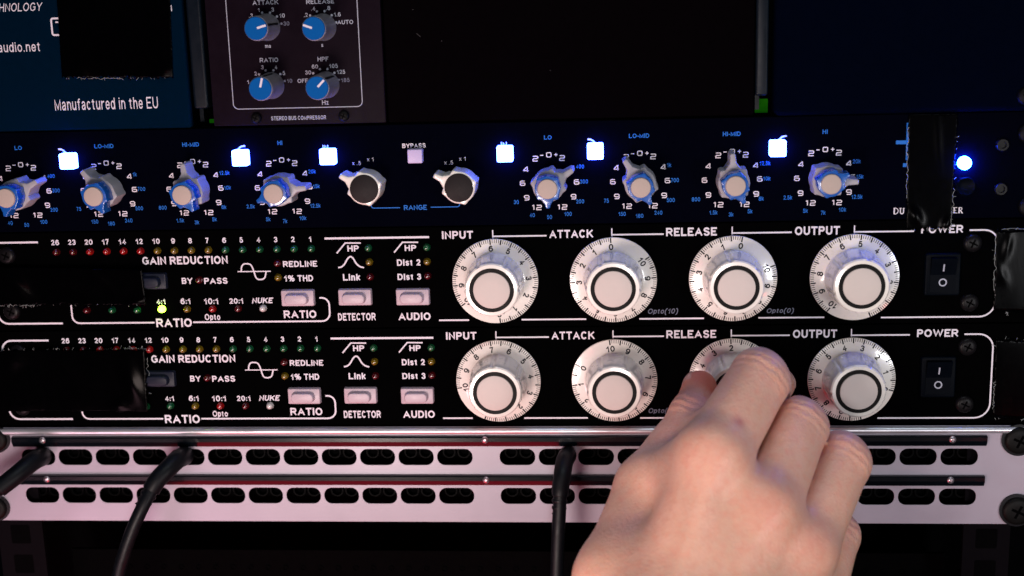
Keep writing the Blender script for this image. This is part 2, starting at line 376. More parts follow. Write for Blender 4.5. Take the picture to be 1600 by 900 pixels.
def tape_mat():
    Mt = mat("black gaffer cloth tape", (.0004, .0004, .0006), .18, spec=.03, var=.3, rvar=.03)
    nt = Mt.node_tree; b = nt.nodes["Principled BSDF"]
    tc = nt.nodes.new("ShaderNodeTexCoord")
    w1 = nt.nodes.new("ShaderNodeTexWave"); w1.bands_direction = 'X'; w1.inputs["Scale"].default_value = 600; w1.inputs["Distortion"].default_value = .6
    w2 = nt.nodes.new("ShaderNodeTexWave"); w2.bands_direction = 'Z'; w2.inputs["Scale"].default_value = 480; w2.inputs["Distortion"].default_value = .6
    for q in (w1, w2): nt.links.new(tc.outputs["Object"], q.inputs["Vector"])
    ad = nt.nodes.new("ShaderNodeMath"); ad.operation = 'MULTIPLY'
    nt.links.new(w1.outputs["Fac"], ad.inputs[0]); nt.links.new(w2.outputs["Fac"], ad.inputs[1])
    bp = nt.nodes.new("ShaderNodeBump"); bp.inputs["Strength"].default_value = .035; bp.inputs["Distance"].default_value = .0002
    nt.links.new(ad.outputs[0], bp.inputs["Height"]); nt.links.new(bp.outputs["Normal"], b.inputs["Normal"])
    return Mt
M['tape'] = tape_mat()

# ------------------------------------------------------------------ rack rails and the dark inside
def rail(name, x0, x1, lab):
    mb = MB()
    mb.box(x0, x1, 3.2, 5.2, -160, 130); 
    return_ = mb.build(name, M['darkrail'], origin=((x0+x1)/2, 4, -160)); tag(return_, lab, "rack rail", "rack rails at both sides")
    for k in range(20):
        z = -156+k*14.8
        h = MB(); h.prism(rrect((x0+x1)/2-4.6, (x0+x1)/2+4.6, z-4.6, z+4.6, .8, 2), 3.4, 3.12)
        h.build("square_hole", M['void'], return_)
    return return_
rail("rack_rail", -252, -230.5, "dark steel rack rail with square holes at the left edge")
rail("rack_rail", 186, 206, "dark steel rack rail with square holes at the right edge")
mb = MB(); mb.box(-260, 260, 60, 62, -200, 170)
back = mb.build("wall", M['void']); back['kind'] = 'structure'

# ------------------------------------------------------------------ upper row of modules
YP = -0.06   # lettering sits this far in front of its panel
zt = 140.0
def bottom_z(xpx, ypx): return W(xpx, ypx, 0)[1]
# left panel with writing
zb = bottom_z(150, 203)
xl, xr = -260.0, W(296, 160, 0)[0]
dev = thing("blank_module", "slate blue panel lettered Manufactured in the EU, with tape on it", "audio module", (xl, 0, zb))
mb = MB(); mb.prism(rrect(xl, xr, zb, zt, 1.2, 3), 3, 0, 1.1); mb.build("front_panel", M['slate'], dev, smooth=40)
mb = MB()
T(mb, "TECHNOLOGY", -28, 66.8, 5, 18, YP, 0, .25)
T(mb, "audio.net", -3, 62, 66, 81, YP, 0)
T(mb, "M", 257, 268.5, 7.5, 17.5, YP, 0)
T(mb, "Manufactured in the EU", 85, 246.5, 153, 171, YP, 0)
q = [W(112, 28, YP), W(79, 29.5, YP), W(80, 53, YP), W(112, 53.5, YP)]
x0_, z0_ = W(79.5, 29, YP); x1_, z1_ = W(118, 54, YP)
sy = MB(); sy.ribbon(rrect(x0_, x1_, z1_, z0_, .8, 3), .75, YP, True)
hline(sy, 86.5, 100, 34.5, 2.4, YP)
sy.build("printed_symbol", M['print'], dev)
mb.build("printed_lettering", M['print'], dev)
# dividing rails
for (pa, pb, py, gl) in ((303, 325.5, 170, "dark steel divider with a light left edge, left of the blue knobs"), (1180, 1200, 150, "dark steel divider right of the large blank panel")):
    xa, xb = W(pa, py, 1)[0], W(pb, py, 1)[0]; z0 = W((pa+pb)/2, py, 1)[1]
    mb = MB(); mb.prism(rrect(xa, xb, z0, zt, 1.2, 3), 8, 1.0, 1.0, 4)
    dv = mb.build("divider_rail", M['rail'], origin=((xa+xb)/2, 1, z0), smooth=40)
    tag(dv, gl, "divider rail", "divider rails of the module row")
    mb = MB(); mb.box(xa+.5, xa+2.2, 7, 9, z0-6, z0-.02); mb.build("spacer", M['rail'], dv)
for (pa, pb, ya, yb_, gl) in ((327, 336, 186.5, 192, "sliver of green circuit board with added glow in the gap left of the blue knobs"), (1180, 1190, 155, 176, "green circuit board with added glow glimpsed beside the large blank panel")):
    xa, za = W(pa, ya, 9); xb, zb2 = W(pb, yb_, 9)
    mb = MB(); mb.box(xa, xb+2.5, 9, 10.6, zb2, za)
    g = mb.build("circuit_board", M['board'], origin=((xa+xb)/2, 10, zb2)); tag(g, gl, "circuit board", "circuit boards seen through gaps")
# stereo bus compressor
xl = W(334, 190, 0)[0]; xr = W(603, 190, 0)[0]; zb = bottom_z(468, 194.5)
sbc = thing("compressor_module", "dark plum module with four blue topped knobs, lettered STEREO BUS COMPRESSOR", "audio module", ((xl+xr)/2, 0, zb))
mb = MB(); mb.prism(rrect(xl, xr, zb, zt, .4, 2), 3, 0, .35); mb.build("front_panel", M['plum'], sbc, smooth=40)
mb = MB()
fx0 = W(365, 168, YP)[0]; fx1 = W(566, 158, YP)[0]; fz = W(465, 168.5, YP)[1]
fr = MB(); fr.ribbon([(fx0, zt-2)] + arc(fx0+2.2, fz+2.2, 2.2, 270, 180, 6) + arc(fx1-2.2, fz+2.2, 2.2, 180, 90, 6) + [(fx1, zt-2)], .34, YP)
fr.build("printed_frame", M['mutedprint'], sbc)
def S(st, zx, zy, h=24, bold=.008):
    x, z = W(300+zx/4, zy/4, YP); put_text(mb, st, x, z, None, h/4/3.55, YP, bold)
for st, a, b_ in (("ATTACK", 459, 15), ("RELEASE", 801, 9), ("RATIO", 481, 375), ("HPF", 819, 369), ("ms", 475, 290), ("s", 814, 284), ("Hz", 833, 640)): S(st, a, b_, 26 if st.isupper() else (17 if st != "Hz" else 27))
for st, a, b_ in ((".3", 368, 97), ("1", 417, 62), ("3", 504, 60), ("10", 563, 97), (".2", 711, 93), (".4", 757, 53), (".8", 851, 50), ("1.6", 908, 90), ("AUTO", 957, 138),
                  ("1", 350, 512), ("2", 397, 460), ("3", 440, 421), ("4", 524, 420), ("5", 574, 457), ("OFF", 692, 505), ("30", 726, 453), ("60", 768, 416), ("105", 884, 412), ("125", 931, 449)): S(st, a, b_, 24)
for a, b_ in ((438, 80), (487, 80), (531, 103), (738, 97), (780, 72), (828, 70), (873, 95), (901, 140), (419, 465), (460, 440), (509, 440), (552, 463), (757, 458), (800, 433), (847, 432), (890, 455)):
    x, z = W(300+a/4, b_/4, YP); mb.disc(x, z, .5, YP)
T(mb, "STEREO BUS COMPRESSOR", 423.5, 509.5, 181, 187.3, YP, .012)
mb.build("printed_lettering", M['mutedprint'], sbc)
mb = MB()
for st, a, b_ in (("30", 590, 147), ("10", 610, 505), ("185", 958, 500)):
    S(st, a, b_, 24)
for a, b_ in ((559, 148), (579, 506), (918, 499)):
    x, z = W(300+a/4, b_/4, YP); mb.disc(x, z, .5, YP)
mb.build("dim_lettering", M['greyprint'], sbc)
bk = None
for (px, py, an, lb) in ((417.5, 42.5, 75, "attack knob with its pointer to the right"), (505, 42.5, -70, "release knob with its pointer to the left"), (424, 133.7, 15, "ratio knob with its pointer upright"), (510, 132.5, 45, "filter knob with its pointer to the upper right")):
    x, z = W(px, py, 0)
    if bk is None:
        mb = MB()
        mb.lathe(x, z, [(5.6, -.2), (5.5, -1), (5.2, -2), (5.05, -14), (5.0, -16.5), (4.85, -17.3), (4.5, -17.5)], 40, lambda a, k: 1+.010*math.cos(18*a) if 1 < k < 5 else 1)
        bk = mb.build("round_knob", M['silver'], sbc, (x, 0, z), smooth=35); first = bk
        mb = MB(); mb.lathe(x, z, [(4.62, -17.3), (4.62, -18.0), (4.45, -18.25)], 40); mb.build("cap", M['bluecap'], first, smooth=35)
        mb = MB(); mb.box(x-.42, x+.42, -18.4, -18.2, z+.6, z+4.4); mb.build("pointer_line", M['print'], first)
        mb = MB(); mb.box(x-.4, x+.4, -17.2, -1.6, z+4.9, z+5.32); mb.build("side_line", M['ring'], first)
        kn = first
    else: kn = copy_part(first, sbc, (x, 0, z))
    kn.rotation_euler.y = math.radians(an); kn['label'] = lb
# shared screw
def screw_mb(x, z, r, y=0.0):
    mb = MB(); mb.lathe(x, z, [(r, y), (r, y-.9), (r*.93, y-1.5), (r*.75, y-1.95), (r*.42, y-2.1), (r*.36, y-2.1)], 28)
    for k in range(2):
        a = math.radians(25+90*k); d = (math.sin(a), math.cos(a)); n_ = (d[1], -d[0])
        L, t = r*.5, r*.09
        mb.cur = 1
        mb.add([(x+d[0]*s*L+n_[0]*u*t, y-2.16-.01*k, z+d[1]*s*L+n_[1]*u*t) for s, u in ((-1, -1), (1, -1), (1, 1), (-1, 1))], [(0, 1, 2, 3)])
        mb.cur = 0
    return mb
for px, py in ((401, 184.5), (537.5, 181)):
    x, z = W(px, py, 0); screw_mb(x, z, 2.3).build("screw", [M['ring'], M['void']], sbc, (x, 0, z), smooth=40)
# large blank panel and right panel
xl = W(607, 188, 1)[0]; xr = W(1178, 170, 1)[0]; zb = bottom_z(890, 186)
mb = MB(); mb.prism(rrect(xl, xr, zb, zt, 1.0, 3), 4, .4, .8)
o = mb.build("blank_module", M['blank'], origin=((xl+xr)/2, 1, zb), smooth=40); tag(o, "large plain black panel between the two divider rails", "blank panel")
mb = MB()
for (px, py, l, a) in ((654, 55, 2.2, 40), (860, 110, .5, 0), (690, 64, .5, 0), (645, 15, .6, 0)):
    x, z = W(px, py, .3); a = math.radians(a)
    mb.ribbon([(x-l/2*math.cos(a), z+l/2*math.sin(a)), (x+l/2*math.cos(a), z-l/2*math.sin(a))], .22, .3)
mb.build("scratch", M['scratch'], o)
xl = W(1208, 170, 0)[0]; zb = bottom_z(1400, 178)
rm = thing("blank_module", "dark navy panel at the upper right, with a rounded light left edge", "audio module", (xl, 0, zb))
mb = MB(); mb.prism(rrect(xl, 260, zb, zt, 3.0, 5), 6, -1.0, 2.4, 5); mb.build("front_panel", M['slate2'], rm, smooth=40)
x, z = W(1603, 150, -1); screw_mb(x, z, 3.6, -1).build("screw", [M['ring'], M['void']], rm, (x, 0, z), smooth=40)

# ------------------------------------------------------------------ equaliser
zt_e = W(800, 191, 0)[1]; zb_e = W(800, 351.5, 0)[1]
eq = thing("equaliser", "black equaliser with lit blue keys and two-tier grey and blue knobs", "equaliser", (0, 0, zb_e))
mb = MB(); mb.prism(rrect(-252, 236, zb_e, zt_e, .5, 2), 3, 0, .4); mb.build("front_panel", M['eqpanel'], eq, smooth=40)
white = MB(); blue = MB(); wln = MB(); bln = MB()
FREQ = {"LO": ("30", "40", "50", "100", "200", "300", "400"), "LO-MID": ("75", "150", "180", "240", "500", "700", "1k"),
        "HI-MID": ("800", "1.5k", "3k", "5k", "8k", "10k", "12.5k"), "HI": ("2.5k", "5k", "7k", "10k", "12.5k", "15k", "20k")}
FPOS = ((-48.5, 29, 1), (-28, 50, 0), (-1, 53.5, 0), (28, 49, 0), (41, 29.5, -1), (47.5, -1.5, -1), (41.5, -25, -1))
def lobes(n, r, bump, wdt, ang0=45):
    def f(a):
        x = 1.0
        for k in range(n):
            d = (a-math.radians(ang0+360/n*k)+math.pi) % (2*math.pi)-math.pi
            x += bump*math.exp(-(d/wdt)**2)
        return r*x
    return f
def pointer_outline(r, reach, tipw, basew, nl=4, bump=.12, ang0=45, n=96):
    """outline of a lobed skirted knob with a pointer upwards"""
    f = lobes(nl, r, bump, .17, ang0); pts = []
    for i in range(n):
        a = 2*math.pi*i/n; rr = f(a); x, z = rr*math.sin(a), rr*math.cos(a)
        d = (a+math.pi) % (2*math.pi)-math.pi
        if abs(d) < math.radians(36): continue
        pts.append((a, x, z))
    head = [(-basew, r*.86), (-tipw*1.25, r*1.22), (-tipw, reach-.5), (-tipw*.6, reach), (tipw*.6, reach), (tipw, reach-.5), (tipw*1.25, r*1.22), (basew, r*.86)]
    return [(x, z) for a, x, z in pts] + head      # clockwise round from the right, then the pointer
def off(o_, cx, cz): return [(cx+a, cz+b) for a, b in o_]
base_k = [None]
def eq_knob(cx, cz, a_out, a_in, lab):
    if base_k[0] is None:
        mb = MB(); mb.prism(off(pointer_outline(6.7, 12.4, 1.25, 3.4, 4, .15), cx, cz), -.5, -10.2, .5, 3, .2)
        k = mb.build("pointer_knob", M['greyknob'], eq, (cx, 0, cz), smooth=35)
        mb = MB(); mb.prism(off(pointer_outline(5.35, 8.2, 1.0, 2.5, 4, .14), cx, cz), -10.2, -17.0, .4, 3, .1)
        i_ = mb.build("inner_knob", M['blueknob'], k, (cx, 0, cz), smooth=35)
        mb = MB(); mb.lathe(cx, cz, [(4.1, -16.9), (4.1, -17.5), (3.9, -17.85), (3.2, -18.0)], 36); mb.build("cap", M['eqcap'], k, (cx, 0, cz), smooth=40)
        mb = MB(); mb.lathe(cx+6.1*.985, cz-1.2, [(.7, -5.5), (.6, -5.9)], 12)
        base_k[0] = k
    else: k = copy_part(base_k[0], eq, (cx, 0, cz))
    k.rotation_euler.y = math.radians(a_out); k['label'] = lab
    for ch in k.children:
        if ch.name.startswith("inner"): ch.rotation_euler.y = math.radians(a_in-a_out)
KN = (("LO", 37, 300, 62, 190), ("LO-MID", 170, 297.5, -36, 155), ("HI-MID", 304.5, 295.5, -6, 150), ("HI", 443, 293.5, 85, 245),
      ("LO", 858.5, 286, 57, 180), ("LO-MID", 1000, 284, -32, 150), ("HI-MID", 1143.7, 281.5, -3, 153), ("HI", 1288.5, 278, 92, 62))
z_k = np.mean([W(k[1], k[2], 0)[1] for k in KN])
side = 0
for i, (nm, px, py, ao, ai) in enumerate(KN):
    cx = W(px, py, 0)[0]; cz = W(px, py, 0)[1]*.5+z_k*.5
    s = 1/3.70
    G = lambda ch, dx, dy, w_, h_, st=.40: glyph(white, ch, cx+dx*s, cz-dy*s, w_*s, h_*s, YP, st)
    G('2', -21, -38.5, 7.4, 7.4); G('-', -11, -43.5, 5, 1, .38); G('0', 0, -44, 6.8, 6.6); G('+', 11, -44, 5, 5, .36); G('2', 20.5, -38.7, 7.4, 7.4)
    G('4', -36, -22, 7.2, 7.4); G('4', 36, -22, 7.2, 7.4); G('6', -41.8, -.5, 7, 6.8); G('6', 42.3, -1, 7, 6.8); G('9', -36, 22.5, 7, 7); G('9', 37, 22, 7, 7)
    for sx in (-20, 19.8): G('1', sx-5.6, 38, 4.5, 7); G('2', sx+3.0, 38, 7.2, 7)
    for st, (dx, dy, al) in zip(FREQ[nm], FPOS):
        V, Fs, sz = text_mesh(st, .006, 0); h_ = 6.4*s; w_ = h_*sz[0]/sz[1]*.82
        put_text(blue, st, cx+dx*s-al*w_/2, cz-dy*s, w_, h_, YP, .006)
    hh = 6.6*s; V, Fs, sz = text_mesh(nm, .012, 0)
    put_text(blue, nm, cx-1*s, cz+71*s, hh*sz[0]/sz[1]*1.0, hh, YP, .012)
    eq_knob(cx, cz, ao, ai, f"{'left' if i < 4 else 'right'} channel {nm} knob, grey pointer with blue inner knob")
rk = None
for px, py, an, lb in ((577, 289, -61, "left range knob, ivory pointer with black face"), (722, 287, -63, "right range knob, ivory pointer with black face")):
    x, z = W(px, py, 0)
    if rk is None:
        mb = MB(); mb.prism(off(pointer_outline(6.9, 11.8, 1.2, 3.2), x, z), -.5, -11.8, .8, 3, .15)
        rk = mb.build("range_knob", M['knob'], eq, (x, 0, z), smooth=35); k = rk
        mb = MB(); mb.lathe(x, z, [(6.0, -11.7), (6.0, -12.1), (5.8, -12.2)], 40); mb.build("black_face", M['blackface'], k, (x, 0, z), smooth=40)
    else: k = copy_part(rk, eq, (x, 0, z))
    k.rotation_euler.y = math.radians(an); k['label'] = lb
for px, py in ((557, 255), (701, 254)):
    for st, dx, dy in (("x", -8.5, 20), (".25", 2.5, 16), ("x .5", 0, 0), ("x 1", 21.5, -6)):
        x, z = W(px+dx, py+dy, YP); put_text(white, st, x, z, None, 6.2/3.7, YP, 0)
T(white, "BYPASS", 628.5, 665, 224, 231, YP, .016)
T(blue, "RANGE", 631, 667, 320.3, 328, YP, .010)
xa, za = W(580, 318, YP); xb, zb_ = W(625, 324.5, YP); xc = W(673, 324, YP)[0]; xd = W(718, 318, YP)[0]
bln.ribbon([(xa, za)]+arc(xa+1, zb_+1, 1, 270, 180, 4)+[(xb, zb_)], .36, YP)
bln.ribbon([(xc, zb_)]+arc(xd-1, zb_+1, 1, 180, 90, 4)+[(xd, za)], .36, YP)
line(bln, [(1418.5, 192), (1416.8, 250)], 3.0, YP); line(bln, [(1400, 222.5), (1416, 222.3)], 5.5, YP-.02); line(bln, [(1411, 258), (1416.5, 258)], 5.5, YP)
T(white, "IN", 504, 513, 226.5, 233.5, YP, .014); T(white, "IN", 782.5, 792, 222, 229, YP, .014)
def key_sym(px, py, sg):
    pts = smooth_line([(px-sg*13, py), (px-sg*7, py+1), (px-sg*2, py+5), (px+sg*3, py+9)])
    line(wln, pts, 2.6, YP)
key_sym(104, 233, 1); key_sym(370, 228, -1); key_sym(931, 217.5, 1); key_sym(1216, 212.5, -1)
# serif fragments either side of the tape
def serif(ch, x0, x1, y0, y1):
    a = W(x0, (y0+y1)/2, YP)[0]; b = W(x1, (y0+y1)/2, YP)[0]; t_ = W((x0+x1)/2, y0, YP)[1]; u = W((x0+x1)/2, y1, YP)[1]
    ww, hh = b-a, t_-u
    P = lambda q: [(a+i*ww, u+j*hh) for i, j in q]
    segs = {'D': [(P([(.22, 0), (.22, 1)]), .5), (smooth_line(P([(.1, .96), (.55, .97), (.93, .7), (.93, .3), (.55, .03), (.1, .04)])), .28)],
            'U': [(P([(.22, 1), (.22, .25), (.4, .06), (.65, .06), (.8, .28), (.8, 1)]), .4), (P([(0, .97), (.45, .97)]), .16), (P([(.62, .97), (1, .97)]), .16)],
            'E': [(P([(.25, 0), (.25, 1)]), .5), (P([(0, .96), (.95, .96)]), .22), (P([(.2, .5), (.75, .5)]), .2), (P([(0, .04), (1, .04)]), .22)],
            'R': [(P([(.22, 0), (.22, 1)]), .5), (smooth_line(P([(.1, .96), (.65, .95), (.78, .73), (.6, .52), (.2, .5)])), .28), (P([(.48, .5), (.85, .03), (1, .03)]), .4), (P([(0, .04), (.45, .04)]), .18)]}
    for k, (pp, wd) in enumerate(segs[ch]): white.ribbon(pp, wd, YP-.012*k)
serif('D', 1395.5, 1403.5, 325, 334.5); serif('U', 1405, 1413.5, 325, 334.5); serif('E', 1489, 1496, 324, 333); serif('R', 1497, 1504.5, 324, 333)
white.build("printed_lettering", M['print'], eq); blue.build("blue_lettering", M['blueprint'], eq); wln.build("printed_symbols", M['print'], eq); bln.build("blue_lines", M['blueprint'], eq)
KEYS = ((104, 252.5), (374, 247.5), (511, 245.5), (788.5, 241), (930, 237), (1216, 232.5))
kk = None
for px, py in KEYS:
    x, z = W(px, py, -4.0)
    if kk is None:
        mb = MB(); mb.prism(rrect(x-3.35, x+3.35, z-3.35, z+3.35, .7, 3), 0, -4.0, .5)
        kk = mb.build("lit_key", M['litkey'], eq, (x, 0, z), smooth=40)
    else: copy_part(kk, eq, (x, 0, z))
x, z = W(648, 244.5, -4); mb = MB(); mb.prism(rrect(x-3.1, x+3.1, z-2.9, z+2.9, .5, 3), 0, -4, .4); mb.build("bypass_key", M['bypass'], eq, (x, 0, z), smooth=40)
x, z = W(1508.5, 255.5, -2.5); mb = MB(); mb.lathe(x, z, [(2.7, 0), (2.7, -1.6), (2.3, -2.6), (1.4, -3.2), (.5, -3.4)], 28); o = mb.build("power_lamp", M['bluelamp'], eq, (x, 0, z), smooth=60)
x, z = W(1508, 291, 0); mb = MB(); mb.lathe(x, z, [(4.0, 0), (4.0, -1.2), (3.6, -1.5), (3.0, -1.3), (2.6, -1.0)], 32); mb.build("round_button", M['rocker'], eq, (x, 0, z), smooth=40)
for px, py in ((1565.5, 226), (1563, 295)):
    x, z = W(px, py, 0); mb = MB(); mb.lathe(x, z, [(2.6, 0), (2.6, -1.2), (2.3, -1.6), (1.5, -1.6), (1.3, -.8)], 28); mb.build("hex_screw", M['screw'], eq, (x, 0, z), smooth=40)
x, z = W(1606, 208, 0); screw_mb(x, z, 4).build("screw", [M['ring'], M['void']], eq, (x, 0, z), smooth=40)
x, z = W(1606, 322, 0); screw_mb(x, z, 4).build("screw", [M['ring'], M['void']], eq, (x, 0, z), smooth=40)

# ------------------------------------------------------------------ the two compressors
PITCH = 44.45
XL, PL, ZL = -208.25, 7.548, 22.23          # first lamp, lamp pitch, height of the lamp row
XD, PD, ZD = -15.80, 50.284, 7.196          # first dial, dial pitch, height of the dials
ZT1 = W(800, 353.3, 0)[1]; ZB1 = ZT1-PITCH+.5
def z2(pts): return [(330+a/4.324, 355+b/4.324) for a, b in pts]
dial0 = [None]; led_mesh = {}; btn0 = [None]; screw0 = [None]
def cone_y(r): return -2.0-(18.4-r)*.16
def dial(parent, x, z, ang, lab):
    if dial0[0] is None:
        def mod(a, k):
            if 6 <= k <= 10:
                d = min(abs(((a-math.radians(36+60*j)+math.pi) % (2*math.pi))-math.pi) for j in range(6))
                return 1-.035*math.exp(-(d/.05)**2)+.012*math.exp(-((d-.13)/.07)**2)
            return 1
        mb = MB(); mb.lathe(x, z, [(17.6, -.4), (18.3, -.9), (18.45, -1.5), (18.3, -2.0), (13.2, cone_y(13.2)), (12.6, -3.1), (12.35, -4.2), (12.0, -9), (11.7, -14), (11.5, -17.2), (11.25, -18.4), (10.7, -19.0), (9.35, -19.1), (9.3, -18.6), (7.6, -18.6), (7.55, -19.15), (7.3, -19.3), (3, -19.35)], 144, mod)
        k = mb.build("dial_knob", M['knob'], parent, (x, 0, z), smooth=28)
        mk = MB()
        for n in range(101):
            th = math.radians(-3.0*n); big = n % 5 == 0
            r1 = 18.25; r0 = 18.25-(2.1 if big else 1.45); hw = .29 if big else .135
            s_, c_ = math.sin(th), math.cos(th)
            mk.add([(x+r*s_+u*c_, cone_y(r)-.05, z+r*c_-u*s_) for r, u in ((r0, -hw), (r1, -hw), (r1, hw), (r0, hw))], [(0, 1, 2, 3)])
        for n in range(11):
            th = math.radians(-30*n); V, Fs, sz = text_mesh(str(n), .014, 0)
            h_ = 2.55; w_ = h_*sz[0]/sz[1]*1.05; rc_ = 14.5
            vs = []
            for u, v, l_ in V:
                a_, b_ = u*w_, rc_+v*h_
                xx, zz = a_*math.cos(th)+b_*math.sin(th), -a_*math.sin(th)+b_*math.cos(th)
                vs.append((x+xx, cone_y(math.hypot(xx, zz))-.06+l_*LAY, z+zz))
            mk.add(vs, Fs)
        mk.build("dial_markings", M['ink'], k, (x, 0, z))
        mb = MB(); mb.lathe(x, z, [(9.3, -18.7), (9.25, -19.08), (7.72, -19.08), (7.68, -18.7)], 72, closed_front=False); mb.build("ring", M['ring'], k, (x, 0, z))
        mb = MB(); mb.lathe(x, z, [(7.62, -18.9), (7.6, -19.5), (7.2, -19.66), (3, -19.75)], 64); mb.build("cap", M['cap'], k, (x, 0, z), smooth=50)
        dial0[0] = k
    else: k = copy_part(dial0[0], parent, (x, 0, z))
    k.rotation_euler.y = math.radians(ang); k['label'] = lab
    return k
def led(parent, x, z, colr, lab=None):
    if colr not in led_mesh:
        mb = MB(); mb.lathe(x, z, [(1.62, 0), (1.62, -.3), (1.45, -.5), (1.45, -1.0), (1.3, -1.7), (.95, -2.25), (.5, -2.5)], 20)
        o = mb.build("indicator_lamp", M[colr], parent, (x, 0, z), smooth=60); led_mesh[colr] = o
    else: o = copy_part(led_mesh[colr], parent, (x, 0, z))
    if lab: o['label'] = lab
def pbutton(parent, x, z, dark=False):
    key = 'd' if dark else 'l'
    src = btn0[0] or {}
    if key not in src:
        mt = M['darkbutton'] if dark else M['button']
        mb = MB(); mb.prism(rrect(x-7.35, x+7.35, z-3.7, z+3.7, .8, 3), 0, -2.0, .35, 2, .25)
        b = mb.build("push_button", mt, parent, (x, 0, z), smooth=40)
        mb = MB(); mb.prism(rrect(x-5.6, x+5.0, z-2.75, z+2.35, 2.3, 6), -2.0, -4.6, .5, 3, .35); mb.build("key_cap", mt, b, (x, 0, z), smooth=40)
        src[key] = b; btn0[0] = src
    else: b = copy_part(src[key], parent, (x, 0, z))
    return b
def compressor(unit, label, dials, lit):
    dz = -PITCH*unit
    dev = thing("compressor", label, "compressor", (0, 0, ZB1+dz), "black rack compressors with ivory dials")
    mb = MB(); mb.prism(rrect(-252, 236, ZB1+dz, ZT1+dz, .5, 2), 3, 0, .35); mb.build("front_panel", M['panel'], dev, smooth=40)
    p = MB(); g = MB(); ln = MB()
    t = lambda st, x0, x1, y0, y1, bold=.016, sh=0: T(p, st, x0, x1, y0, y1, YP, bold, sh, dz)
    def t2(st, x0, x1, y0, y1, bold=.016, sh=0): t(st, 330+x0/4.324, 330+x1/4.324, 355+y0/4.324, 355+y1/4.324, bold, sh)
    for n, st in enumerate(("26", "23", "20", "17", "14", "12", "10", "9", "8", "7", "6", "5", "4", "3", "2", "1")):
        put_text(p, st, XL+n*PL-.35, ZL+4.15+dz, None, 2.4, YP, .014)
    t("GAIN REDUCTION", 222, 355.5, 400.5, 413); t("BY", 284, 301, 434, 443.6); t("PASS", 319, 355.5, 434, 443.6)
    t("4:1", 244, 258.3, 467, 475.4, .013); t("6:1", 282, 297.3, 466.2, 475.2, .013); t("10:1", 318.7, 340.8, 466, 475.3, .013); t("Opto", 320, 344, 490.5, 501.5, .012)
    t("RATIO", 244, 299.7, 497.6, 511)
    t2("20:1", 122, 215, 480, 517, .013); t2("NUKE", 274, 420, 476, 514, .016, .22); t2("REDLINE", 485, 715, 228, 268); t2("1% THD", 493, 688, 324, 366)
    t2("HP", 920, 997, 123, 164); t2("HP", 1307, 1385, 120, 160); t2("Link", 890, 1007, 316, 360); t2("Dist 2", 1255, 1413, 217, 260); t2("Dist 3", 1259, 1418, 314, 356)
    t2("RATIO", 490, 710, 562, 614); t2("DETECTOR", 857, 1111, 580, 630); t2("AUDIO", 1264, 1482, 577, 628)
    t("INPUT", 690.5, 739, 361, 373.2); t("ATTACK", 858, 927, 359, 371.8); t("RELEASE", 1040.7, 1120, 355.6, 368.6); t("OUTPUT", 1242, 1312.2, 353.6, 367)
    T(p, "POWER", 1432.9, 1497.3, 514.4, 526.4, YP, .016, 0, PITCH+dz)
    T(g, "Opto(10)", 1012.5, 1059.5, 481.5, 492.5, YP, .008, .22, dz); T(g, "Opto(0)", 1198, 1240.5, 481, 491.2, YP, .008, .22, dz)
    # rules and symbols
    L = lambda pts, wd: line(ln, pts, wd, YP, dz)
    hl = lambda xa, xb, py, wd: hline(ln, xa, xb, py, wd, YP, dz)
    x_, zt_ = W(2, 532.6, YP); _, zb_ = W(2, 655, YP); xe = W(76, 532.6, YP)[0]; xe2 = W(114, 655, YP)[0]
    zt_ += PITCH+dz; zb_ += PITCH+dz
    ln.ribbon([(xe, zt_)]+arc(x_+4.5, zt_-4.5, 4.5, 0, -90, 8)+arc(x_+4.5, zb_+4.5, 4.5, 270, 180, 8)+[(xe2, zb_)], .82, YP)
    xa, za = W(111, 477, YP); _, zb_ = W(180, 504.6, YP); xb = W(241.5, 504.6, YP)[0]; za += dz; zb_ += dz
    ln.ribbon([(xa, za)]+arc(xa+3.2, zb_+3.2, 3.2, 270, 180, 6)+[(xb, zb_)], .72, YP)
    xa = W(302, 503.4, YP)[0]; xr_ = W(515, 485, YP)[0]; xt_, zt_ = W(499, 465.4, YP); zt_ += dz
    ln.ribbon([(xa, zb_)]+arc(xr_-3.6, zb_+3.6, 3.6, 180, 90, 6)+arc(xr_-3.2, zt_-3.2, 3.2, 90, 0, 6)+[(xt_, zt_)], .72, YP)
    hl(371.2, 423, 424.2, 1.6, )
    line(ln, smooth_line(z2([(203, 298), (205, 270), (217, 251), (240, 247), (262, 251), (275, 266), (288, 298), (300, 335), (315, 351), (340, 353), (360, 343), (367, 322), (371, 299)]), 4), 2.2, YP-.03, dz)
    hl(507, 670.4, 371.6, 3.2)
    L(z2([(848, 177), (905, 107), (1010, 107)]), 2.2); L(z2([(1236, 171), (1292, 102), (1398, 102)]), 2.2)
    L(smooth_line(z2([(858, 273), (880, 268), (900, 250), (920, 215), (940, 199), (958, 210), (980, 245), (1005, 266), (1032, 273)]), 4), 2.4)
    for xt, xe, py in ((770, 854, 368.8), (956, 1037, 366.3), (1144, 1237, 363.6), (1335, 1428, 361.8)):
        hl(xt+.6, xe, py, 2.4)
        a = W(xt, py, YP); ln.ribbon([(a[0], a[1]+2.6+dz), (a[0], a[1]-1.4+dz)], .5, YP-.02)
    for xa, xe, py in ((686, 733, 500.3), (815, 916, 499), (999, 1100, 497.8), (1185, 1288, 496.2)): hl(xa, xe, py, 2.5)
    o_ = lambda px, py: W(px, py, YP)
    xa, zt_ = o_(1507, 522.2); xr_ = o_(1549, 590)[0]; _, zb_ = o_(1450, 653); xl_ = o_(1371, 653)[0]; zt_ += PITCH+dz; zb_ += PITCH+dz
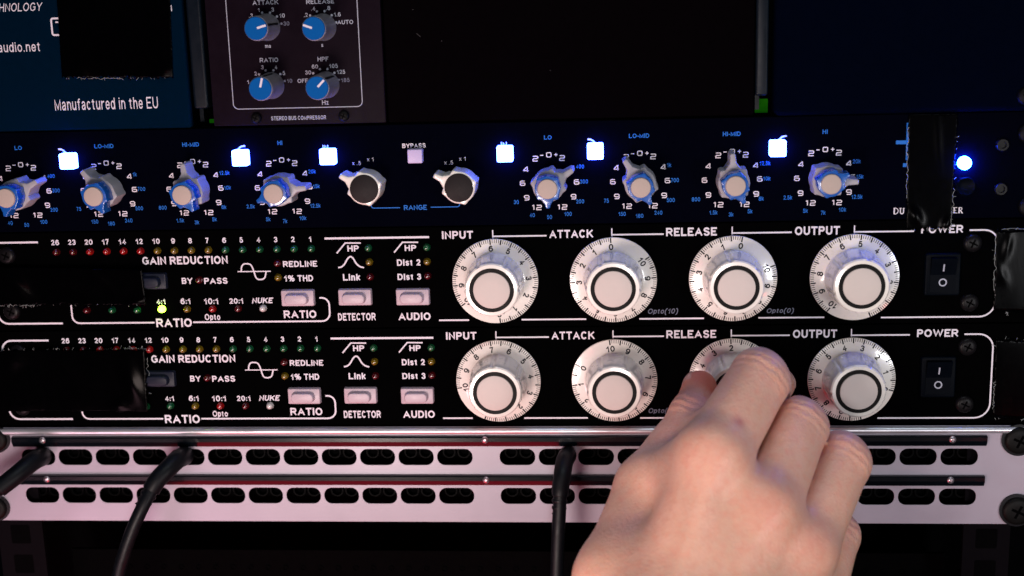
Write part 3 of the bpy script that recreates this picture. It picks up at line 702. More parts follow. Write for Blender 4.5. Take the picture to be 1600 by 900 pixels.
    ln.ribbon([(xa, zt_)]+arc(xr_-6, zt_-6, 6, 0, 90, 8)+arc(xr_-6.5, zb_+6.5, 6.5, 90, 180, 8)+[(xl_, zb_)], .66, YP)
    p.build("printed_lettering", M['print'], dev); ln.build("printed_lines", M['print'], dev); g.build("grey_lettering", M['greyprint'], dev)
    # lamps
    for n in range(16):
        led(dev, XL+n*PL, ZL+dz, 'darkred' if n < 2 else 'red' if n < 6 else 'yellow' if n < 10 else 'green')
    for px, py, c in ((432.9, 411.7, 'darkred'), (434, 434, 'yellow'), (575, 388, 'green'), (576.5, 410, 'yellow'), (578, 433, 'darkred'), (666.5, 387, 'green'), (667, 409.3, 'yellow'), (668, 431.5, 'darkred'),
                      (310.6, 438, 'darkred'), (135, 485, 'darkred'), (174.4, 484.7, 'green'), (213.7, 484.7, 'green'), (252.2, 483.4, 'greenlamp' if lit else 'green'), (291.6, 483.4, 'yellow'), (331.4, 483, 'red'), (371.6, 482.7, 'darkred'), (410.5, 482.2, 'white')):
        x, z = W(px, py, -1); led(dev, x, z+dz, c, "glowing yellow-green lamp" if c == 'greenlamp' else None)
    for px, py in ((465.5, 465.5), (554.8, 464.3), (645, 464)):
        x, z = W(px, py, -1); pbutton(dev, x, z+dz)
    x, z = W(249, 592, -1); b = pbutton(dev, x, z+PITCH+dz, True); b['label'] = "smoke grey bypass button"
    # dials
    for k, a in enumerate(dials):
        dial(dev, XD+k*PD, ZD+dz, a, ("input", "attack", "release", "output")[k]+" dial, ivory with black ring")
    # power switch
    x0, za = W(1438, 555.5, 0); x1, zb_ = W(1491, 620, 0); za += PITCH+dz; zb_ += PITCH+dz
    mb = MB(); mb.prism(rrect(x0, x1, zb_, za, 1.1, 3), 0, -1.8, .6, 3, .2); sw = mb.build("power_switch", M['rocker'], dev, smooth=40)
    xa, xb = x0+2.2, x1-2.2; zc = (za+zb_)/2
    mb = MB()
    mb.add([(xa, -1.9, zb_+1.8), (xb, -1.9, zb_+1.8), (xb, -2.1, zc), (xa, -2.1, zc), (xb, -4.3, za-1.8), (xa, -4.3, za-1.8), (xa, -1.7, za-1.8), (xb, -1.7, za-1.8), (xa, -1.7, zb_+1.8), (xb, -1.7, zb_+1.8)],
           [(0, 1, 2, 3), (3, 2, 4, 5), (5, 4, 7, 6), (0, 3, 5, 6, 8), (1, 9, 7, 4, 2)])
    mb.build("rocker", M['rocker'], sw)
    mb = MB(); xm = (xa+xb)/2; sl = 2.2/(za-1.8-zc)
    yy = lambda z: -2.1-(z-zc)*sl-.06 if z > zc else -2.1-.06
    mb.add([(xm+u, yy(zc+v), zc+v) for u, v in ((-.3, 1.6), (.3, 1.6), (.3, 4.8), (-.3, 4.8))], [(0, 1, 2, 3)])
    q = [(xm+r*math.sin(a), -2.18, zc-3.2+r*math.cos(a)) for r in (1.15, 1.7) for a in np.linspace(0, 2*math.pi, 24, endpoint=False)]
    mb.add(q, [(i, (i+1) % 24, 24+(i+1) % 24, 24+i) for i in range(24)])
    mb.build("switch_marks", M['mutedprint'], sw)
    # screws
    for px, py, up in ((10, 399.5, 0), (18, 487, 0), (1520, 380, 0), (1515, 473, 0)):
        x, z = W(px, py, -1)
        if screw0[0] is None: screw0[0] = screw_mb(x, z, 3.8).build("screw", [M['screw'], M['void']], dev, (x, 0, z), smooth=40)
        else: copy_part(screw0[0], dev, (x, 0, z+dz))
    return dev
# angle that brings number n (30 degrees apart) to where the photograph shows it
A = lambda n, th: th+30*n
compressor(0, "upper black compressor with ivory dials and a glowing yellow-green lamp", (A(6, -5.5), A(0, -3), A(0, 12), A(5, 7.5)), True)
compressor(1, "lower black compressor with ivory dials, its release dial held by the hand", (A(7, -9.5), A(10, -6), A(2, -2.3), A(3, 16)), False)

# ------------------------------------------------------------------ patch bay
YB = -1.0
zt_p = W(700, 667.0, YB)[1]; zb_p = W(800, 815.6, YB)[1]
pbay = thing("patch_bay", "silver patch bay with two rows of oval jack openings and black label strips", "patch bay", (0, 0, zb_p))
cu = bpy.data.curves.new("panel_outline", 'CURVE'); cu.dimensions = '2D'; cu.fill_mode = 'BOTH'
def spl(pts):
    s_ = cu.splines.new('POLY'); s_.points.add(len(pts)-1); s_.use_cyclic_u = True
    for q, (a, b) in zip(s_.points, pts): q.co = (a*MM, b*MM, 0, 1)
spl(rrect(-252, 236, zb_p, zt_p, .6, 2))
rows = []
for (ra, rb, ca, cb, wx) in (((60, 713.5), (710.7, 713.5), (808.5, 713.8), (1498.8, 714.3), 26), ((66.5, 774), (713.6, 774.5), (810, 774.8), (1496, 775), 26)):
    cs = []
    for (q0, q1) in ((ra, rb), (ca, cb)):
        a = W(*q0, YB); b = W(*q1, YB)
        cs += [(a[0]+(b[0]-a[0])*k/11, (a[1]+b[1])/2) for k in range(12)]
    zm = np.mean([c[1] for c in cs]); rows.append([(c[0], zm) for c in cs])
for r_ in rows:
    for (x, z) in r_: spl(rrect(x-7.93, x+7.93, z-3.95, z+3.75, 3.5, 6))
cu.extrude = .12*MM; cu.bevel_depth = .09*MM; cu.bevel_resolution = 2
ob = bpy.data.objects.new("panel_outline", cu); COL.objects.link(ob)
dg = bpy.context.evaluated_depsgraph_get(); dg.update()
me = bpy.data.meshes.new_from_object(ob.evaluated_get(dg)); bpy.data.objects.remove(ob); bpy.data.curves.remove(cu)
me.transform(Matrix.Rotation(math.radians(90), 4, 'X')); me.transform(Matrix.Translation((0, YB*MM+.21*MM, -zb_p*MM)))
me.materials.clear(); me.materials.append(M['patch'])
me.shade_smooth(); me.set_sharp_from_angle(angle=math.radians(30))
fp = bpy.data.objects.new("front_panel", me); COL.objects.link(fp); put(fp, pbay, (0, 0, zb_p))
mb = MB()     # folded lip along the top
n_ = 8
mb.tube([(-252, YB+.6-1.3, zt_p-1.6), (236, YB+.6-1.3, zt_p-1.6)], 1.5, 20); mb.build("top_lip", M['lip'], pbay, smooth=60)
mb = MB(); mb.box(-250, 234, 7.5, 8.5, zb_p+.5, zt_p-.5); mb.build("jack_board", M['void'], pbay)
jk = None
for r_ in rows:
    for (x, z) in r_:
        for sx in (-3.3, 3.3):
            if jk is None:
                mb = MB(); mb.lathe(x+sx, z, [(3.1, 7.4), (3.1, 5.4), (2.9, 5.0), (2.3, 5.0), (2.1, 5.4), (2.1, 7.4)], 20, closed_front=False); jk = mb.build("jack_socket", M['jack'], pbay, (x+sx, 0, z), smooth=40)
            else: copy_part(jk, pbay, (x+sx, 0, z))
for (xa, xb, py, scr) in ((21, 1541, 688.6, ((66, 688.5), (757.5, 687.5), (1488.5, 687))), (27.5, 1537, 749.5, ((73, 749), (759.5, 750), (1485.5, 750.5)))):
    x0 = W(xa, py, YB)[0]; x1 = W(xb, py, YB)[0]; zc = W(800, py, YB)[1]
    vs = []; n_ = 14
    prof = [(-2.45, YB+.1), (-2.45, YB-.5), (-2.25, YB-.8), (-1.2, YB-1.38), (-.4, YB-1.78), (.15, YB-2.02), (1.9, YB-2.02), (2.3, YB-1.75), (2.45, YB-1.2), (2.45, YB+.1)]
    k_ = len(prof)
    mb = MB(); mb.add([(x, yy_, zc+zz) for x in (x0, x1) for zz, yy_ in prof], [(i, i+1, k_+i+1, k_+i) for i in range(k_-1)]+[tuple(range(k_)), tuple(k_+i for i in range(k_))])
    st = mb.build("label_strip", M['strip'], pbay, smooth=8)
    for (px, py_) in scr:
        x, z = W(px, py_, YB-2); mb = MB(); mb.lathe(x, z, [(1.55, YB-1.4), (1.55, YB-2.0), (1.2, YB-2.5), (.6, YB-2.7), (.45, YB-2.5)], 20); mb.build("strip_screw", M['steel'], st, (x, 0, z), smooth=50)
for px, py, r in ((1593, 689, 6.0), (1590, 799, 6.2), (-8, 688, 5.4), (-8, 795, 5.4)):
    x, z = W(px, py, YB-2); screw_mb(x, z, r, YB-1.2).build("rack_screw", [M['ring'], M['void']], pbay, (x, 0, z), smooth=40)
    mb = MB(); mb.lathe(x, z, [(r*1.18, YB), (r*1.18, YB-1.2), (r*.9, YB-1.3)], 28); mb.build("washer", M['rubber'], pbay, (x, 0, z), smooth=40)

# unit below, deep in the dark
mb = MB(); zq = W(800, 880, 26)[1]
mb.box(-228, 184, 26, 28, zq-60, zq+6)
low = mb.build("vent_panel", M['void'], origin=(0, 26, zq-60)); tag(low, "black vented panel in the dark under the silver patch bay", "vent panel")
mb = MB()
for k in range(48):
    x = -200+k*8.5
    mb.lathe(x, zq-3, [(1.4, 25.9), (1.4, 25.6), (1.0, 25.5), (.9, 25.8)], 12, closed_front=False)
mb.build("vent_holes", M['void'], low)

# ------------------------------------------------------------------ gaffer tape
def tape(corners, label, rag, y=-.5, y2=None, wav=.16, seed=0, lumps=(), nx=60, nz=24):
    """corners in the photograph: top left, top right, bottom right, bottom left; rag: sides with torn edges"""
    r = np.random.default_rng(seed)
    c = [np.array(W(px, py, y)) for px, py in corners]
    ph = r.uniform(0, 6.28, 8)
    lm = [(*W(a_, b_, y), c_, d_, math.radians(e_), f_) for a_, b_, c_, d_, e_, f_ in lumps]
    mb = MB(); vs = []
    eT, eB = r.normal(0, 1, nx+1), r.normal(0, 1, nx+1); eL, eR = r.normal(0, 1, nz+1), r.normal(0, 1, nz+1)
    for j in range(nz+1):
        for i in range(nx+1):
            u, v = i/nx, j/nz
            p = (c[0]*(1-u)+c[1]*u)*(1-v)+(c[3]*(1-u)+c[2]*u)*v
            if j == 0: p = p+np.array([0, (.45 if 'T' in rag else .08)*eT[i]])
            if j == nz: p = p+np.array([0, (.55 if 'B' in rag else .08)*eB[i]])
            if i == 0: p = p+np.array([(.35 if 'L' in rag else .06)*eL[j], 0])
            if i == nx: p = p+np.array([(.35 if 'R' in rag else .06)*eR[j], 0])
            e = min(u, 1-u, v, 1-v)
            h = wav*(.8*math.sin(p[0]/11+p[1]/19+ph[0])+.5*math.sin(p[0]/7-p[1]/8+ph[1])+.18*math.sin(p[0]/3.1+p[1]/9+ph[2]))
            yy = y+((y2 if y2 is not None else y)-y)*max(0, (u-.45)/.55)-abs(h)*min(1, .35+e*7)-.1
            for (qx, qz, ra, rb, an, hh) in lm:
                dx, dz_ = p[0]-qx, p[1]-qz; a1 = (dx*math.cos(an)+dz_*math.sin(an))/ra; b1 = (-dx*math.sin(an)+dz_*math.cos(an))/rb
                yy -= hh*math.exp(-a1*a1-b1*b1)
            vs.append((p[0], yy, p[1]))
    fs = [(j*(nx+1)+i, j*(nx+1)+i+1, (j+1)*(nx+1)+i+1, (j+1)*(nx+1)+i) for j in range(nz) for i in range(nx)]
    mb.add(vs, fs)
    cx, cz = np.mean([q[0] for q in c]), np.mean([q[1] for q in c])
    o = mb.build("gaffer_tape", M['tape'], origin=(cx, y, cz), smooth=180)
    md = o.modifiers.new("thickness", 'SOLIDIFY'); md.thickness = .25*MM; md.offset = -1
    tag(o, label, "tape", "pieces of black gaffer tape")
    th = MB()
    ends = {'T': (c[0], c[1], (0, 1)), 'B': (c[3], c[2], (0, -1)), 'L': (c[0], c[3], (-1, 0)), 'R': (c[1], c[2], (1, 0))}
    for sd in rag:
        a, b, d = ends[sd]; L_ = np.linalg.norm(b-a); n = int(L_/1.3)
        for k in range(n):
            if r.random() < (.45 if sd in 'TB' else .78): continue
            q = a+(b-a)*r.random(); l = abs(r.normal(.2, .7))+.25; ang = r.normal(0, .5)
            dd = np.array(d, float); dd = np.array([dd[0]*math.cos(ang)-dd[1]*math.sin(ang), dd[0]*math.sin(ang)+dd[1]*math.cos(ang)])
            th.tube([(q[0], y-.35, q[1]), (q[0]+dd[0]*l*.5, y-.55, q[1]+dd[1]*l*.5), (q[0]+dd[0]*l+r.normal(0, .2), y-.35, q[1]+dd[1]*l)], r.uniform(.04, .11), 5)
        pts = []          # one loose thread lying along the torn edge
        m_ = max(8, int(L_/2)); t0, t1 = sorted(r.uniform(0, 1, 2)); t1 = min(1, t0+max(.35, t1-t0))
        for k in range(m_+1):
            t_ = t0+(t1-t0)*k/m_; q = a+(b-a)*t_+np.array(d)*(.25+.28*r.normal()); pts.append((q[0], y-.4+.12*r.normal(), q[1]))
        th.tube(smooth_tube(pts), .085, 5)
    if th.v:
        f_ = th.build("frayed_threads", M['thread'], o, smooth=60); f_['kind'] = 'stuff'
    return o
def smooth_tube(pts, n=4):
    P = np.array(pts, float); out = []
    for i in range(len(P)-1):
        p0, p1, p2, p3 = P[max(i-1, 0)], P[i], P[i+1], P[min(i+2, len(P)-1)]
        for t in np.arange(n)/n:
            out.append(0.5*((2*p1)+(-p0+p2)*t+(2*p0-5*p1+4*p2-p3)*t*t+(-p0+3*p1-3*p2+p3)*t**3))
    out.append(P[-1]); return out
tape([(85, -60), (263, -62), (271, 121), (97, 121)], "square black tape with a torn glinting lower edge on the slate blue panel", "B", seed=1, nx=70, nz=70, lumps=((125, 105, 3, 7, 30, 1.0), (255, 112, 4, 5, -30, 1.0)))
tape([(1420, 179), (1497, 178), (1485, 356), (1416, 358)], "upright black tape strip on the equaliser beside the round blue lamp", "LRB", seed=2, wav=.04, nx=40, nz=70, lumps=((1430, 338, 2.5, 4, 30, .8), (1478, 350, 2, 3, -20, .6), (1466, 215, 1.6, 12, 5, .12)))
tape([(-60, 416.5), (225, 420), (232, 474), (-60, 477)], "black tape with diagonal sheen on the left of the upper compressor", "B", seed=3, y=-2.7, y2=-5.2, nx=110, nz=34, lumps=((25, 440, 9, 3.2, -50, 1.5), (150, 425, 8, 2.0, -45, .8), (215, 470, 4, 1.8, 20, .9), (120, 440, 12, 2.6, -35, .7)))
tape([(-60, 548), (229, 545), (235, 641), (-60, 643)], "broad black tape with a torn top edge on the left of the lower compressor", "TR", seed=4, y=-2.6, y2=-5.2, nx=110, nz=44, lumps=((208, 592, 4, 9, 15, 1.3), (90, 560, 12, 2.6, -30, .6), (190, 630, 4, 3, 0, .8), (20, 560, 5, 5, 0, .8)))
tape([(1556, 359), (1680, 357), (1680, 488), (1553, 487)], "black tape at the right end of the upper compressor, by its switch", "TLB", seed=5, wav=.05, lumps=((1574, 385, 1.6, 5, -10, .35), (1564, 428, 2, 4, 30, .35)))
tape([(1556, 529), (1680, 534), (1680, 660), (1552, 652)], "black tape at the right end of the lower compressor, by its switch", "TLB", seed=6, wav=.05)

# ------------------------------------------------------------------ patch cables
def cable(plug, cab, label, rp=4.6, rc_=2.9):
    P = smooth_tube([W3(*q) for q in plug], 6); Cb = smooth_tube([W3(*q) for q in cab], 8)
    o = thing("patch_cable", label, "patch cable", tuple(P[0]), "black patch cables in the patch bay")
    n = len(P); rad = [rp*.62 if i < 5 else rp*(1-.12*i/n) for i in range(n)]
    mb = MB(); mb.tube(P, rad, 20); mb.build("plug", M['rubber'], o, smooth=50)
    # ribbed strain relief
    a, b = np.array(P[-1]), np.array(P[-3]); d = (a-b)/np.linalg.norm(a-b)
    pts = []; rr = []
    for k in range(13):
        pts.append(a-d*1.0+d*k*.75); rr.append((rp*.86 if k % 4 < 2 else rp*.72)*(1-.012*k))
    mb = MB(); mb.tube(pts, rr, 18); mb.build("strain_relief", M['rubber'], o, smooth=30)
    mb = MB(); mb.tube(Cb, rc_, 16); mb.build("cable", M['rubber'], o, smooth=60)
    return o
cable([(72, 712, 4), (64, 714, -4), (50, 722, -12), (26, 742, -20), (-2, 764, -26)], [(0, 763, -26), (-30, 790, -32), (-70, 840, -38), (-110, 930, -40)], "black cable leaving the lower left corner from the first jack opening", 4.5)
cable([(293, 712, 4), (287, 713, -4), (276, 719, -12), (262, 733, -18), (246, 750, -22), (236, 766, -24)], [(238, 763, -24), (224, 790, -28), (208, 825, -31), (195, 862, -33), (184, 905, -34), (170, 1000, -36), (150, 1150, -36)], "black cable curving down from the fifth jack opening on the left", 4.4)
cable([(888, 710, 4), (886, 713, -5), (882, 722, -13), (879, 740, -19), (876, 762, -22), (875, 774, -23)], [(875.5, 770, -23), (874, 800, -25), (872, 840, -27), (870, 905, -29), (868, 1000, -31), (866, 1150, -32)], "black cable hanging straight down beside the hand", 4.1)

# ------------------------------------------------------------------ the hand
def hand():
    J = lambda px, py, y: W3(px, py, y)
    kx, kz = XD+2*PD, ZD-PITCH      # axis of the held dial
    fing = {
      'index': ([J(1114, 712, -84), J(1186, 590, -55), np.array([kx+11.5, -34, kz+6.5]), np.array([kx+18.0, -15, kz+2.0])], (12.6, 10.9, 8.8, 7.0)),
      'middle': ([J(1192, 795, -88), J(1248, 664, -55), np.array([kx+16.5, -32, kz-11]), np.array([kx+14.5, -17, kz-14.0])], (12.0, 10.5, 8.6, 7.2)),
      'ring': ([J(1252, 858, -83), J(1315, 717, -52), J(1288, 716, -27), J(1256, 730, -22)], (11.6, 10.4, 8.4, 7.0)),
      'pinky': ([J(1272, 935, -72), J(1306, 833, -48), J(1282, 812, -28), J(1255, 815, -24)], (10.2, 8.6, 7.2, 6.2)),
    }
    thumb = ([J(968, 905, -92), J(1004, 758, -60), J(1082, 650, -40), np.array([kx-15.2, -23.5, kz+3.4])], (16, 10.4, 8.6, 7.2))
    wr = [J(1022, 1010, -116), J(1060, 1020, -121), J(1120, 1025, -120), J(1175, 1020, -111)]
    el = [wr[0]+np.array([10, -120, -190]), wr[3]+np.array([10, -120, -190])]
    allp = [p for f in fing.values() for p in f[0]]+thumb[0]+wr+el
    lo = np.min(allp, 0)-32; hi = np.max(allp, 0)+32
    vx = 1.15
    N = np.ceil((hi-lo)/vx).astype(int)+1
    ax = [lo[i]+vx*np.arange(N[i]) for i in range(3)]
    X, Y, Z = np.meshgrid(*[a.astype(np.float32) for a in ax], indexing='ij')
    def rc(a, b, ra, rb):
        a = np.array(a, float); b = np.array(b, float); ba = b-a; L2 = ba@ba
        t = np.clip(((X-a[0])*ba[0]+(Y-a[1])*ba[1]+(Z-a[2])*ba[2])/L2, 0, 1)
        return np.sqrt((X-a[0]-t*ba[0])**2+(Y-a[1]-t*ba[1])**2+(Z-a[2]-t*ba[2])**2)-(ra+(rb-ra)*t)
    def ball(a, r): return np.sqrt((X-a[0])**2+(Y-a[1])**2+(Z-a[2])**2)-r
    def smin(a, b, k):
        h = np.clip(.5+.5*(b-a)/k, 0, 1); return b+(a-b)*h-k*h*(1-h)
    F_ = None
    for nm, (p, r) in fing.items():
        row = fing['pinky'][0][0]-fing['index'][0][0]
        def pair(a, b, ra, rb, k=5.0, fl=.80, sp=.27):
            u = (b-a)/np.linalg.norm(b-a); sv = row-u*(row@u); sv /= np.linalg.norm(sv)
            return smin(rc(a+sv*ra*sp, b+sv*rb*sp, ra*fl, rb*fl), rc(a-sv*ra*sp, b-sv*rb*sp, ra*fl, rb*fl), k)
        nrm = np.cross(row, p[1]-p[0]); nrm /= np.linalg.norm(nrm); nrm *= -1 if nrm[1] > 0 else 1      # towards the back of the finger
        d = pair(p[0]+nrm*r[0]*.16, p[1]+nrm*r[1]*.16, r[0], r[1])
        d = smin(d, rc(p[0]-nrm*2.5, p[1]-nrm*2.0, r[0]*.9, r[1]*.88), 5)
        d = smin(d, pair(p[1]+nrm*r[1]*.12, p[2], r[1]*.98, r[2]), 3.0)
        d = smin(d, ball(p[2], r[2]*1.0), 2.5)
        d = smin(d, rc(p[2], p[3], r[2]*.97, r[3]), 3)
        F_ = d if F_ is None else np.minimum(F_, d)+2.3*np.exp(-((F_-d)/1.5)**2)
    # back of the hand and palm
    mc = [fing[k][0][0] for k in ('index', 'middle', 'ring', 'pinky')]
    D = None
    inward = np.array([-2.0, 13.0, -6.0])
    for k in range(4):
        r0 = (12.6, 12.4, 12.0, 11.0)[k]
        d = rc(wr[k], mc[k], r0+3.0, r0*.98)
        D = d if D is None else smin(D, d, 13)
        D = smin(D, rc(wr[k]+inward*.6, mc[k]+inward*.9+np.array([0, 0, -4.]), r0, r0*.85), 12)
    # tendons towards the knuckles and the knuckles themselves
    for k in range(3):
        D = smin(D, ball(mc[k]+np.array([0, -3.6, 1.2]), (8.6, 9.4, 8.8)[k]), 12)
        v = wr[k]-mc[k]
        D = smin(D, rc(mc[k]+np.array([0, -11.2, 2.2]), mc[k]+v*.6+np.array([0, -13.2, 3.0]), 1.6, 1.2), 6)
    tp, tr = thumb
    d = rc(tp[0], tp[1], tr[0], tr[1]); 
    d = smin(d, rc(tp[1], tp[2], tr[1]*.95, tr[2]*.97), 5); d = smin(d, ball(tp[2], tr[2]*1.03), 3)
    d = smin(d, rc(tp[2], tp[3], tr[2]*.98, tr[3]), 4)
    D = smin(D, rc(wr[0], tp[0], 17, 16), 16)
    D = smin(D, rc(tp[1]*.75+mc[0]*.25, mc[0]*.6+tp[1]*.4+np.array([0, 2., -3.]), 10.5, 10.5), 14)
    D = smin(D, rc(tp[1]*.5+tp[2]*.5+np.array([3., 2., 0]), fing['index'][0][0]*.5+fing['index'][0][1]*.5+np.array([-4., 8., -3.]), 6.5, 8.0), 9)     # web between thumb and index
    D = smin(D, d, 8)
    for a, b in zip((wr[0]+np.array([8., 0, 0]), wr[3]-np.array([8., 0, 0])), el):
        D = smin(D, rc(a, b, 20, 27), 16)
    D = smin(D, F_, 4.0)
    # ---- surface nets
    S = D < 0
    nx, ny, nz = D.shape
    c = np.zeros((nx-1, ny-1, nz-1), np.int8)
    for i in (0, 1):
        for j in (0, 1):
            for k in (0, 1): c += S[i:nx-1+i, j:ny-1+j, k:nz-1+k]
    act = (c > 0) & (c < 8); idx = np.full(act.shape, -1, np.int64); A_ = np.argwhere(act); idx[act] = np.arange(len(A_))
    acc = np.zeros((len(A_), 3)); cnt = np.zeros(len(A_))
    corners = [(i, j, k) for i in (0, 1) for j in (0, 1) for k in (0, 1)]
    vals = {q: D[A_[:, 0]+q[0], A_[:, 1]+q[1], A_[:, 2]+q[2]] for q in corners}
    for q in corners:
        for ax_ in range(3):
            if q[ax_]: continue
            r_ = list(q); r_[ax_] = 1; r_ = tuple(r_)
            v0, v1 = vals[q], vals[r_]; cr = (v0 < 0) != (v1 < 0)
            t = np.where(cr, v0/(v0-v1+1e-12), 0)
            pt = np.tile(np.array(q, float), (len(A_), 1)); pt[:, ax_] += t
            acc[cr] += pt[cr]; cnt[cr] += 1
    V = (A_+acc/cnt[:, None])*vx+lo
    faces = []
    for ax_ in range(3):
        o1, o2 = [(1, 2), (2, 0), (0, 1)][ax_]
        sl0 = [slice(1, None)]*3; sl0[ax_] = slice(None)
        a0 = [slice(None)]*3; a1 = [slice(None)]*3; a0[ax_] = slice(0, -1); a1[ax_] = slice(1, None)
        cr = S[tuple(a0)] != S[tuple(a1)]
        E_ = np.argwhere(cr)
        E_ = E_[(E_[:, o1] > 0) & (E_[:, o2] > 0) & (E_[:, o1] < D.shape[o1]-1) & (E_[:, o2] < D.shape[o2]-1)]
        q = []
        for (u, v) in ((0, 0), (1, 0), (1, 1), (0, 1)):
            e = E_.copy(); e[:, o1] -= 1-u; e[:, o2] -= 1-v; q.append(idx[e[:, 0], e[:, 1], e[:, 2]])
        Q = np.stack(q, 1)
        flip = S[E_[:, 0], E_[:, 1], E_[:, 2]]
        Q[~flip] = Q[~flip][:, ::-1]
        faces.append(Q)
    faces = np.concatenate(faces)
    # one relaxing pass to take out the grid
    for lam in (.4, .3):
        s_ = np.zeros_like(V); n_ = np.zeros(len(V))
        for a, b in ((0, 1), (1, 2), (2, 3), (3, 0)):
            np.add.at(s_, faces[:, a], V[faces[:, b]]); np.add.at(n_, faces[:, a], 1)
            np.add.at(s_, faces[:, b], V[faces[:, a]]); np.add.at(n_, faces[:, b], 1)
        V = V+lam*(s_/np.maximum(n_, 1)[:, None]-V)
    org = np.array([wr[1][0], wr[1][1], wr[1][2]])
    me = bpy.data.meshes.new("person"); me.from_pydata(((V-org)*MM).tolist(), [], faces.tolist()); me.update(); me.shade_smooth()
    red = np.zeros(len(V))
    for nm, (p, r) in fing.items():
        red += (.30 if nm == 'index' else .75)*np.exp(-(np.linalg.norm(V-p[0]-np.array([0, -9, 3]), axis=1)/11)**2)
        red += .45*np.exp(-(np.linalg.norm(V-p[1], axis=1)/12)**2)
        red += .7*np.exp(-(np.linalg.norm(V-p[3], axis=1)/14)**2)
    red += 1.9*np.exp(-(np.linalg.norm(V-thumb[0][3], axis=1)/19)**2)
    dv = V-CAM; wv = dv@CF; sx, sy = 800+FPX*(dv@CR)/wv, 450-FPX*(dv@CU)/wv      # the one blemish, on the back of the index finger
    c_ = np.where(np.hypot(sx-1158, sy-656) < 6)[0]; v0 = V[c_[np.argmin(wv[c_])]]
    spot = np.exp(-(np.linalg.norm(V-v0, axis=1)/2.0)**2)
    wr_ = np.zeros(len(V))
    for nm, (p, r) in list(fing.items())+[('thumb', (thumb[0][1:], (0, 9)))]:
        q = p[1]; ax_ = (p[1]-p[0])/np.linalg.norm(p[1]-p[0]); sd = (V-q)@ax_; dd = np.linalg.norm(V-q, axis=1)
        wr_ += np.exp(-(sd/5.5)**2)*np.exp(-(dd/14)**4)*np.cos(2*math.pi*sd/3.4+.5*np.sin(V[:, 0]*.9)+.4*np.sin(V[:, 2]*1.3))
    for nm, dat in (("redness", red), ("spot", spot), ("wrinkle", wr_)):
        at = me.attributes.new(nm, 'FLOAT', 'POINT'); at.data.foreach_set("value", dat.astype(np.float32))
    sk = bpy.data.materials.new("skin"); sk.use_nodes = True; nt = sk.node_tree; b = nt.nodes["Principled BSDF"]
    b.inputs["Roughness"].default_value = .42; b.inputs["Specular IOR Level"].default_value = .35
    b.inputs["Subsurface Weight"].default_value = .35; b.inputs["Subsurface Radius"].default_value = (1, .35, .2); b.inputs["Subsurface Scale"].default_value = .0028
    tc = nt.nodes.new("ShaderNodeTexCoord")
    n1 = nt.nodes.new("ShaderNodeTexNoise"); n1.inputs["Scale"].default_value = 70; n1.inputs["Detail"].default_value = 6
    n2 = nt.nodes.new("ShaderNodeTexNoise"); n2.inputs["Scale"].default_value = 900; n2.inputs["Detail"].default_value = 4
    vo = nt.nodes.new("ShaderNodeTexVoronoi"); vo.inputs["Scale"].default_value = 520; vo.feature = 'DISTANCE_TO_EDGE'
    for q in (n1, n2, vo): nt.links.new(tc.outputs["Object"], q.inputs["Vector"])
    def mixc(fac, a, c_):
        x = nt.nodes.new("ShaderNodeMix"); x.data_type = 'RGBA'
        for s_, v in (("Factor", fac), ("A", a), ("B", c_)):
            if isinstance(v, tuple): x.inputs[s_].default_value = v
            else: nt.links.new(v, x.inputs[s_])
        return x.outputs["Result"]
    rmp = nt.nodes.new("ShaderNodeMapRange"); rmp.inputs["From Min"].default_value = .38; rmp.inputs["From Max"].default_value = .64; nt.links.new(n1.outputs["Fac"], rmp.inputs["Value"])
    c0 = mixc(rmp.outputs["Result"], (.64, .385, .285, 1), (.71, .42, .32, 1))
    ar = nt.nodes.new("ShaderNodeAttribute"); ar.attribute_name = "redness"
    mm_ = nt.nodes.new("ShaderNodeMath"); mm_.operation = 'MULTIPLY'; nt.links.new(ar.outputs["Fac"], mm_.inputs[0]); nt.links.new(n1.outputs["Fac"], mm_.inputs[1])
    n3 = nt.nodes.new("ShaderNodeTexNoise"); n3.inputs["Scale"].default_value = 330; n3.inputs["Detail"].default_value = 5; nt.links.new(tc.outputs["Object"], n3.inputs["Vector"])
    r3 = nt.nodes.new("ShaderNodeMapRange"); r3.inputs["From Min"].default_value = .42; r3.inputs["From Max"].default_value = .72; r3.inputs["To Max"].default_value = .5; nt.links.new(n3.outputs["Fac"], r3.inputs["Value"])
    c0 = mixc(r3.outputs["Result"], c0, (.66, .29, .21, 1))
    c1 = mixc(mm_.outputs[0], c0, (.55, .15, .11, 1))
    as_ = nt.nodes.new("ShaderNodeAttribute"); as_.attribute_name = "spot"
    c2 = mixc(as_.outputs["Fac"], c1, (.50, .20, .17, 1))
    nt.links.new(c2, b.inputs["Base Color"])
    ad = nt.nodes.new("ShaderNodeMath"); ad.operation = 'ADD'; nt.links.new(n2.outputs["Fac"], ad.inputs[0]); nt.links.new(vo.outputs["Distance"], ad.inputs[1])
    bp = nt.nodes.new("ShaderNodeBump"); bp.inputs["Strength"].default_value = .4; bp.inputs["Distance"].default_value = .0004
    aw = nt.nodes.new("ShaderNodeAttribute"); aw.attribute_name = "wrinkle"
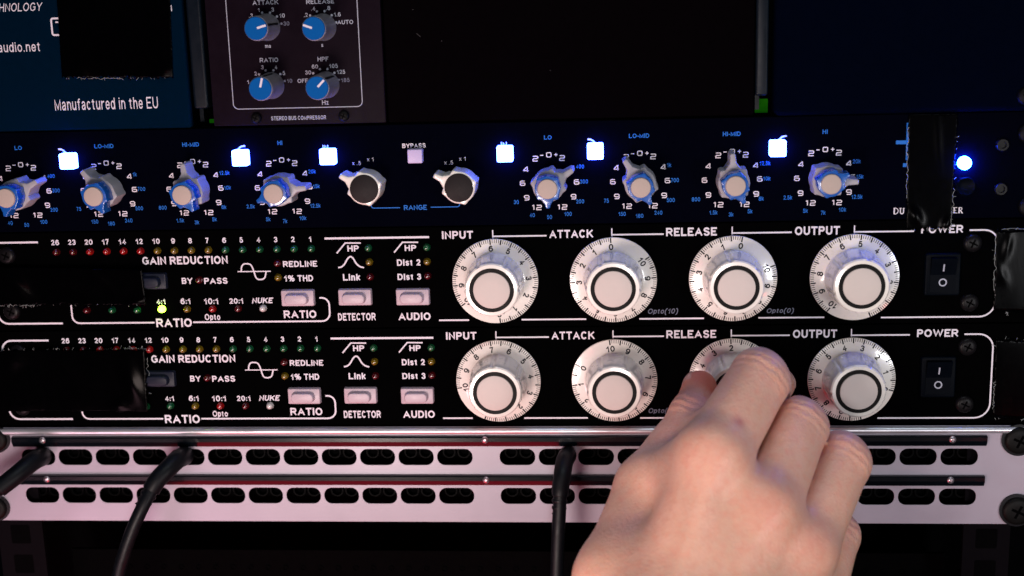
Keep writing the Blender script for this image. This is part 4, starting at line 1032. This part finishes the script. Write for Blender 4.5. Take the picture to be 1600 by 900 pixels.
    b2 = nt.nodes.new("ShaderNodeBump"); b2.inputs["Strength"].default_value = .42; b2.inputs["Distance"].default_value = .0005
    nt.links.new(aw.outputs["Fac"], b2.inputs["Height"])
    nt.links.new(b2.outputs["Normal"], bp.inputs["Normal"])
    nt.links.new(ad.outputs[0], bp.inputs["Height"]); nt.links.new(bp.outputs["Normal"], b.inputs["Normal"])
    me.materials.append(sk)
    o = bpy.data.objects.new("person", me); COL.objects.link(o); put(o, None, tuple(org))
    tag(o, "bare right hand reaching in from below and gripping the release dial", "person")
    nm_ = mat("fingernail", (.62, .36, .32), .25, spec=.5, var=.05)
    def nail(tip, prev, dors, w_, l_, r_):
        t = (tip-prev)/np.linalg.norm(tip-prev); d = np.array(dors, float); d -= t*(d@t); d /= np.linalg.norm(d); s_ = np.cross(t, d)
        vs = []; nu, nv = 12, 12; mb = MB()
        for i in range(nu+1):
            for j in range(nv+1):
                u, v = 2*i/nu-1, 2*j/nv-1
                u2, v2 = u*math.sqrt(1-.42*v*v), v*math.sqrt(1-.42*u*u)
                a = u2*w_/r_
                L_ = v2*l_-1.6; rad = r_*1.01 if L_ < 0 else math.sqrt(max(1, (r_*1.01)**2-.8*L_*L_))
                vs.append(tip+t*L_+s_*(rad*math.sin(a))+d*(rad*math.cos(a)-.05))
        mb.add(vs, [(i*(nv+1)+j, i*(nv+1)+j+1, (i+1)*(nv+1)+j+1, (i+1)*(nv+1)+j) for i in range(nu) for j in range(nv)])
        mb.build("fingernail", nm_, o, smooth=180)
    nail(thumb[0][3], thumb[0][2], (-.92, -.35, .25), 5.0, 6.0, 7.3)
    nail(fing['index'][0][3], fing['index'][0][2], (.9, .1, .4), 4.8, 5.6, 7.1)
    nail(fing['middle'][0][3], fing['middle'][0][2], (.9, .2, -.1), 4.9, 5.6, 7.3)
    nail(fing['ring'][0][3], fing['ring'][0][2], (.1, .9, .3), 4.7, 5.4, 7.1)
    nail(fing['pinky'][0][3], fing['pinky'][0][2], (.1, .9, .3), 4.0, 4.7, 6.3)
hand()
